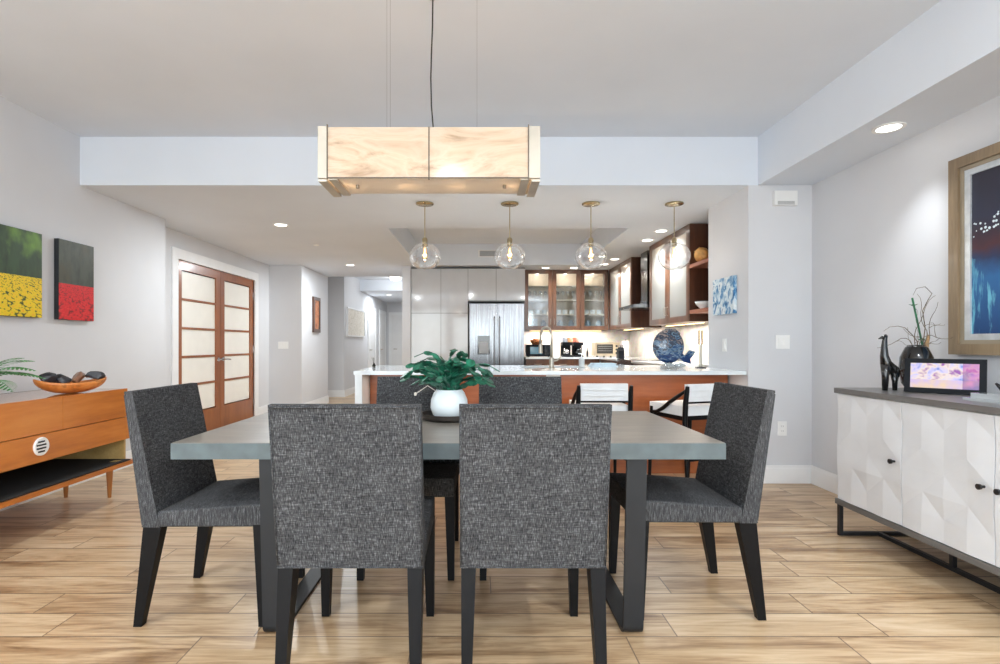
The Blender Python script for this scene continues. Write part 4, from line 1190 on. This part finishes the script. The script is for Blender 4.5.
obj('platter_body', rb(-.10, .10, -.012, .012, 0, .19, .004), abstract('blue_pattern', [(236,240,244), (190,206,222), (238,240,242)], 20, 2), pb)

# ---------------------------------------------------------------- range hood
hd = thing('range_hood', 'stainless chimney range hood between the right wall cabinets', 'range hood', (2.757, 7.475, 1.66))
b = B()
hexa(b, [(-.66,-.37,0), (0,-.37,0), (0,.37,0), (-.66,.37,0)], [(-.66,-.37,.045), (0,-.37,.045), (0,.37,.045), (-.66,.37,.045)])
hexa(b, [(-.64,-.35,.045), (0,-.35,.045), (0,.35,.045), (-.64,.35,.045)], [(-.42,-.16,.10), (0,-.16,.10), (0,.16,.10), (-.42,.16,.10)])
obj('canopy', b, STEEL, hd)
obj('chimney', bx(-.40, 0, -.145, .145, .10, .82), STEEL, hd)
obj('control_strip', bx(-.666, -.66, -.30, .30, .008, .038), GLOSSBLACK, hd)

# ---------------------------------------------------------------- base run, countertops, backsplash
struct('trim_2', bx(.79, XR, 9.588, 9.6, CZ, UZ), MOSAIC)
struct('trim_3', bx(XR-.012, XR, 5.1, 9.588, CZ, UZ), MOSAIC)
struct('trim_4', bx(XR-.011, XR, 7.06, 7.9, UZ, ZL-.01), MOSAIC)
def base_cab(name, label, M, w, n, d=.6):
    t = thing(name, label, 'cabinet'); t.matrix_world = M
    b = B(); box(b, 0, w, .02, d, .1, CZ-.034); box(b, 0, w, .08, d, 0, .1); obj('body', b, DARKCAB, t)
    dw = w/n
    for i in range(n):
        a, c = i*dw+.002, (i+1)*dw-.002
        dr = obj('drawer', rb(a, c, 0, .02, .72, CZ-.04, .002, 1), CABMID, t); b = B(); tube(b, [((a+c)/2-.06,0,.81), ((a+c)/2-.06,-.03,.81), ((a+c)/2+.06,-.03,.81), ((a+c)/2+.06,0,.81)], .005, 6); obj('handle', b, NICKEL, dr, 40)
        obj('door', rb(a, c, 0, .02, .105, .715, .002, 1), CABMID, t)
base_cab('base_cabinet', 'walnut base cabinets under the back kitchen counter', TR((.79, 9.0, 0)), 1.28, 3, .588)
base_cab('base_cabinet', 'walnut base cabinets right of the range toward the pier', TR((2.09, 7.09, 0)) @ RX, 1.52, 3, .66)
base_cab('base_cabinet', 'walnut base cabinet between the range and back corner', TR((2.09, 8.96, 0)) @ RX, 1.09, 2, .66)
ct = thing('back_countertop', 'white quartz countertop along the kitchen back wall', 'countertop', (1.4, 9.2, 0))
obj('slab', bx(.79-1.4, 2.757-1.4, 8.97-9.2, 9.588-9.2, CZ-.032, CZ), QUARTZ, ct)
ct2 = thing('range_side_countertop', 'white quartz countertop between the range and the pier', 'countertop', (2.4, 6.1, 0))
obj('slab', bx(2.06-2.4, 2.757-2.4, 5.56-6.1, 7.09-6.1, CZ-.032, CZ), QUARTZ, ct2)
ct3 = thing('corner_countertop', 'short white quartz countertop between the range and back corner', 'countertop', (2.4, 8.4, 0))
obj('slab', bx(2.06-2.4, 2.757-2.4, 7.866-8.4, 8.969-8.4, CZ-.032, CZ), QUARTZ, ct3)
rg = thing('kitchen_range', 'stainless range with black cooktop under the hood', 'range', (2.38, 7.478, 0))
obj('body', rb(-.30, .29, -.38, .38, .02, CZ-.012, .004), STEEL, rg)
obj('cooktop', rb(-.31, .29, -.385, .385, CZ-.012, CZ+.004, .003), GLOSSBLACK, rg)
obj('oven_door', rb(-.32, -.301, -.36, .36, .2, .78, .004), STEEL, rg)
for k in range(5):
    b = B(); lathe(b, [(0,0),(.02,0),(.018,.025),(0,.025)], 14, M=TR((-.301, -.26+.13*k, .85)) @ Matrix.Rotation(-PI/2, 4, 'Y')); obj('knob', b, STEEL, rg, 40)

# counter-top things
mw = thing('microwave', 'small black microwave with a bluish window on the back counter', 'microwave', (1.03, 9.25, CZ))
obj('body', rb(-.205, .205, -.14, .2, .01, .215, .008), BLKPLASTIC, mw)
obj('window', rb(-.15, .06, -.145, -.139, .05, .175, .004), plain('tinted_window', (70,110,124), .1, coat=.5), mw)
obj('control_panel', rb(.105, .19, -.145, -.139, .03, .195, .003), GLOSSBLACK, mw)
for x_ in (-.17, .17): obj('foot', bx(x_-.015, x_+.015, -.1, -.07, 0, .012), BLACK, mw)
bk2 = thing('wicker_basket', 'orange brown woven basket sitting on the microwave', 'basket', (1.01, 9.27, CZ+.215))
b = B(); lathe(b, [(0,0),(.07,0),(.10,.04),(.12,.085),(.113,.085),(.09,.04),(.0,.01)], 24)
obj('basket_body', b, plain('wicker', (190,112,66), .7, var=.4, vs=60), bk2, True)
b = B(); 
for k in range(5): sphere(b, (.045*math.cos(k*1.26), .045*math.sin(k*1.26), .08), .034, 10)
obj('bread_rolls', b, plain('crust', (206,140,96), .6, var=.2, vs=20), bk2, True)
def coffee(name, label, x, w, mat2):
    t = thing(name, label, 'coffee maker', (x, 9.27, CZ))
    b = B(); rbox(b, -w/2, w/2, -.12, .12, 0, .03, .005); rbox(b, -w/2, w/2, .02, .12, .03, .26, .006); rbox(b, -w/2, w/2, -.12, .12, .20, .26, .008); obj('body', b, BLKPLASTIC, t)
    b = B(); lathe(b, [(0,0),(.05,0),(.06,.06),(.045,.12),(.04,.12),(0,.11)], 18, (0,-.05,.032)); obj('carafe', b, mat2, t, True)
coffee('coffee_maker', 'black coffee maker nearest the faucet on the back counter', 1.535, .17, CHROME)
coffee('coffee_maker', 'dark coffee maker with dark pot beside the toaster side', 1.735, .17, GLOSSBLACK)
def crate(label, x, w, c):
    o = obj('coffee_pod_box', rb(-w/2, w/2, -.08, .08, 0, .085, .003), abstract('box_%d' % c[0], [c, tuple(min(255, int(q*1.5+20)) for q in c), (210,206,200)], 14, 0)); o.location = (x, 9.26, CZ+.26); tag(o, label, 'box')
crate('grey printed box on top of the nearer coffee maker', 1.50, .085, (110,112,120)); crate('orange printed box on the coffee maker', 1.592, .075, (196,110,70)); crate('red printed box on the farther coffee maker', 1.705, .085, (176,80,60))
pm = thing('oil_bottle', 'slim dark bottle between the coffee makers and toaster oven', 'bottle', (1.92, 9.30, CZ))
b = B(); lathe(b, [(0,0),(.018,0),(.018,.09),(.007,.12),(.007,.16),(0,.16)], 14); obj('bottle_body', b, STONE, pm, 40)
to = thing('toaster_oven', 'beige metal toaster oven with dark window on the back counter', 'toaster oven', (2.24, 9.27, CZ))
obj('body', rb(-.215, .215, -.15, .17, .02, .255, .01), plain('champagne_metal', (186,170,146), .3, .6), to)
dr = obj('glass_door', rb(-.19, .09, -.157, -.149, .06, .22, .004), GLOSSBLACK, to)
b = B(); 
for z in (.11, .15, .185): tube(b, [(-.17,-.159,z), (.07,-.159,z)], .003, 6)
obj('rack', b, CHROME, dr)
for k in range(3):
    b = B(); lathe(b, [(0,0),(.02,0),(.016,.02),(0,.02)], 14, M=TR((.155, -.15, .07+.06*k)) @ Matrix.Rotation(PI/2, 4, 'X')); obj('knob', b, BLACK, to, 40)
for x_ in (-.18, -.06, .06, .18): obj('foot', bx(x_-.015, x_+.015, -.13, -.10, 0, .022), BLACK, to)
pt = thing('paper_towel_roll', 'white paper towel roll on a stand in the kitchen corner', 'paper towel', (2.53, 9.05, CZ))
b = B(); lathe(b, [(0,0),(.075,0),(.075,.012),(0,.012)], 24); obj('stand', b, CHROME, pt, 40)
b = B(); lathe(b, [(.02,.014),(.065,.014),(.065,.28),(.02,.28)], 24, closed=True); obj('roll', b, plain('paper', (240,240,238), .9), pt, 40)
b = B(); tube(b, [(0,0,.01), (0,0,.31)], .006, 8); obj('rod', b, CHROME, pt, 40)
kb = thing('knife_block', 'dark knife block on the corner counter', 'knife block', (2.20, 8.15, CZ))
b = B(); prism(b, [(-.06,0), (.06,0), (.06,.10), (-.03,.17), (-.06,.12)], -.045, .045, 'yz'); obj('block', b, BLKPLASTIC, kb)
for k in range(3):
    b = B(); tube(b, [(-.025+.025*k, .02, .12), (-.025+.025*k, -.025, .205)], .009, 8); obj('knife_handle', b, CHROME, kb, 40)
gd = thing('glass_dish', 'clear oval glass dish on the counter under the hood side wall', 'dish', (2.45, 6.85, CZ))
b = B(); lathe(b, [(0,0),(.06,0),(.09,.03),(.11,.07),(.106,.07),(.085,.03),(0,.008)], 24); obj('dish_body', b, WG, gd, True)

# under-cabinet light bars
def ubar(label, x0, x1, y0, y1):
    t = thing('under_cabinet_light', label, 'light', ((x0+x1)/2, (y0+y1)/2, UZ))
    hx, hy = (x1-x0)/2, (y1-y0)/2
    obj('housing', bx(-hx, hx, -hy, hy, -.012, 0), PLASTIC, t)
    obj('diffuser', bx(-hx+.004, hx-.004, -hy+.004, hy-.004, -.015, -.012), WARMLENS, t)
ubar('slim light bar under the back wall glass cabinet', .9, 2.2, 9.42, 9.45)
ubar('slim light bar under the tall cabinet beside the open shelves', 2.48, 2.51, 5.8, 6.95)
ubar('slim light bar under the cabinet between hood and corner', 2.48, 2.51, 7.98, 9.0)
led = thing('led_strip', 'thin warm light strip under the bar counter overhang', 'light', (.6, 4.47, CZ-.032))
obj('housing', bx(-1.5, 1.5, -.012, .012, -.006, 0), PLASTIC, led)
rp = thing('reed_diffuser', 'tiny dark bottle with thin reeds at the bar end by the hallway', 'diffuser', (-1.03, 5.05, CZ))
b = B(); lathe(b, [(0,0),(.015,0),(.017,.02),(.008,.032),(.008,.04),(0,.04)], 12); obj('bottle_body', b, GLOSSBLACK, rp, True)
b = B()
for k in range(4): tube(b, [(0,0,.02), (.012*math.cos(k*1.7)-.008, .012*math.sin(k*1.7), .095)], .0012, 4)
obj('reed', b, BLACK, rp)

# ---------------------------------------------------------------- lights
def light(kind, name, loc, power, color=(1,1,1), rot=None, size=None, sy=None, spot=None, spread=None):
    d = bpy.data.lights.new(name, kind); d.energy = power; d.color = color
    o = bpy.data.objects.new(name, d); COL.objects.link(o); o.location = loc
    if rot: o.rotation_euler = rot
    if kind == 'AREA':
        d.shape = 'RECTANGLE' if sy else 'DISK'; d.size = size
        if sy: d.size_y = sy
        if spread: d.spread = spread
    elif size: d.shadow_soft_size = size
    if kind == 'SPOT': d.spot_size = spot or 2.2; d.spot_blend = .8
    return o
DAY = (.85, .935, 1)
for i, (a_, c_) in enumerate(ox):
    light('AREA', 'window_daylight_%d' % i, ((a_+c_)/2, BACK-.02, 1.31), 58*(c_-a_)/1.7, DAY, (PI/2, 0, 0), c_-a_-.1, 2.3)
for i, (x_, y_, z_, pw) in enumerate(LIGHTS):
    light('AREA', 'downlight_%d' % i, (x_, y_, z_), pw*(.4 if x_ > 0 else .62), (.9,.96,1), (0,0,0), .12, spread=2.2 if x_ > 0 else PI)
for y_ in (3.18, 1.6, .1):
    light('SPOT', 'soffit_downlight', (2.50, y_, ZL-.02), 27, (.93,.97,1), (0,0,0), .05, spot=1.5)
light('AREA', 'overhang_strip', (.6, 4.47, .893), 5, (1,.9,.78), (0,0,0), 3.0, .02)
# unseen fill lamps added at the upper ceiling to even out the room
for x_, y_ in ((-2.3,.6), (1.6,.6), (-2.3,-1.5), (1.6,-1.5), (-.3,-.6)):
    light('AREA', 'room_fill_lamp', (x_, y_, ZU-.02), 30, (.9,.96,1), (0,0,0), .14)
for x_, y_ in ((-2.0,-1.6), (1.4,-1.6)):
    light('AREA', 'ceiling_fill_uplight', (x_, y_, 1.9), 62, (.86,.94,1), (PI,0,0), .35)  # unseen uplights added behind the camera to brighten the ceiling
light('POINT', 'passage_lamp', (-1.98, 12.2, 2.6), 14, (.95,.98,1), size=.1)
light('AREA', 'side_hall_lamp', (-4.6, 10.2, 2.7), 30, (1,.97,.93), (0,0,0), .3)
for x_ in PX: light('POINT', 'pendant_lamp', (x_, 4.90, ZL-.53), 3, (.95,.94,.95), size=.02)
WARM = (1,.93,.84)
light('AREA', 'undercab_back', (1.55, 9.435, UZ-.02), 14, WARM, (0,0,0), 1.3, .03)
light('AREA', 'undercab_right', (2.495, 6.37, UZ-.02), 12, WARM, (0,0,0), .03, 1.15)
light('AREA', 'undercab_corner', (2.495, 8.5, UZ-.02), 7, WARM, (0,0,0), .03, 1.0)
for x_ in (1.04, 1.54, 2.04): light('POINT', 'puck', (x_, 9.40, UZ+1.0), 2.2, WARM, size=.03)
for y_ in (8.9, 8.25, 6.73, 6.06): light('POINT', 'puck', (2.49, y_, UZ+1.0), 2.6, WARM, size=.03)

w = bpy.data.worlds.new('World'); SC.world = w; w.use_nodes = True
bg = w.node_tree.nodes['Background']
sky = w.node_tree.nodes.new('ShaderNodeTexSky'); sky.sky_type = 'NISHITA'; sky.sun_disc = False; sky.sun_elevation = .8
w.node_tree.links.new(sky.outputs[0], bg.inputs[0]); bg.inputs[1].default_value = .25

# ---------------------------------------------------------------- camera
cam = bpy.data.cameras.new('camera'); co = bpy.data.objects.new('camera', cam); COL.objects.link(co)
co.location = (0, 0, 1.16); co.rotation_euler = (PI/2, 0, 0)
cam.sensor_width = 36; cam.lens = 36*.52; cam.shift_x = .020; cam.shift_y = .012
cam.clip_start = .05
SC.camera = co
vs_ = SC.view_settings
SC.display_settings.display_device = 'sRGB'
vs_.view_transform = 'Standard'; vs_.look = 'None'; vs_.gamma = 1; vs_.use_curve_mapping = False; vs_.exposure = .22
SC.cycles.use_denoising = True
SC.cycles.max_bounces = 8; SC.cycles.diffuse_bounces = 5; SC.cycles.glossy_bounces = 4; SC.cycles.transparent_max_bounces = 16
SC.cycles.sample_clamp_indirect = 6
SC.cycles.caustics_reflective = False; SC.cycles.caustics_refractive = False
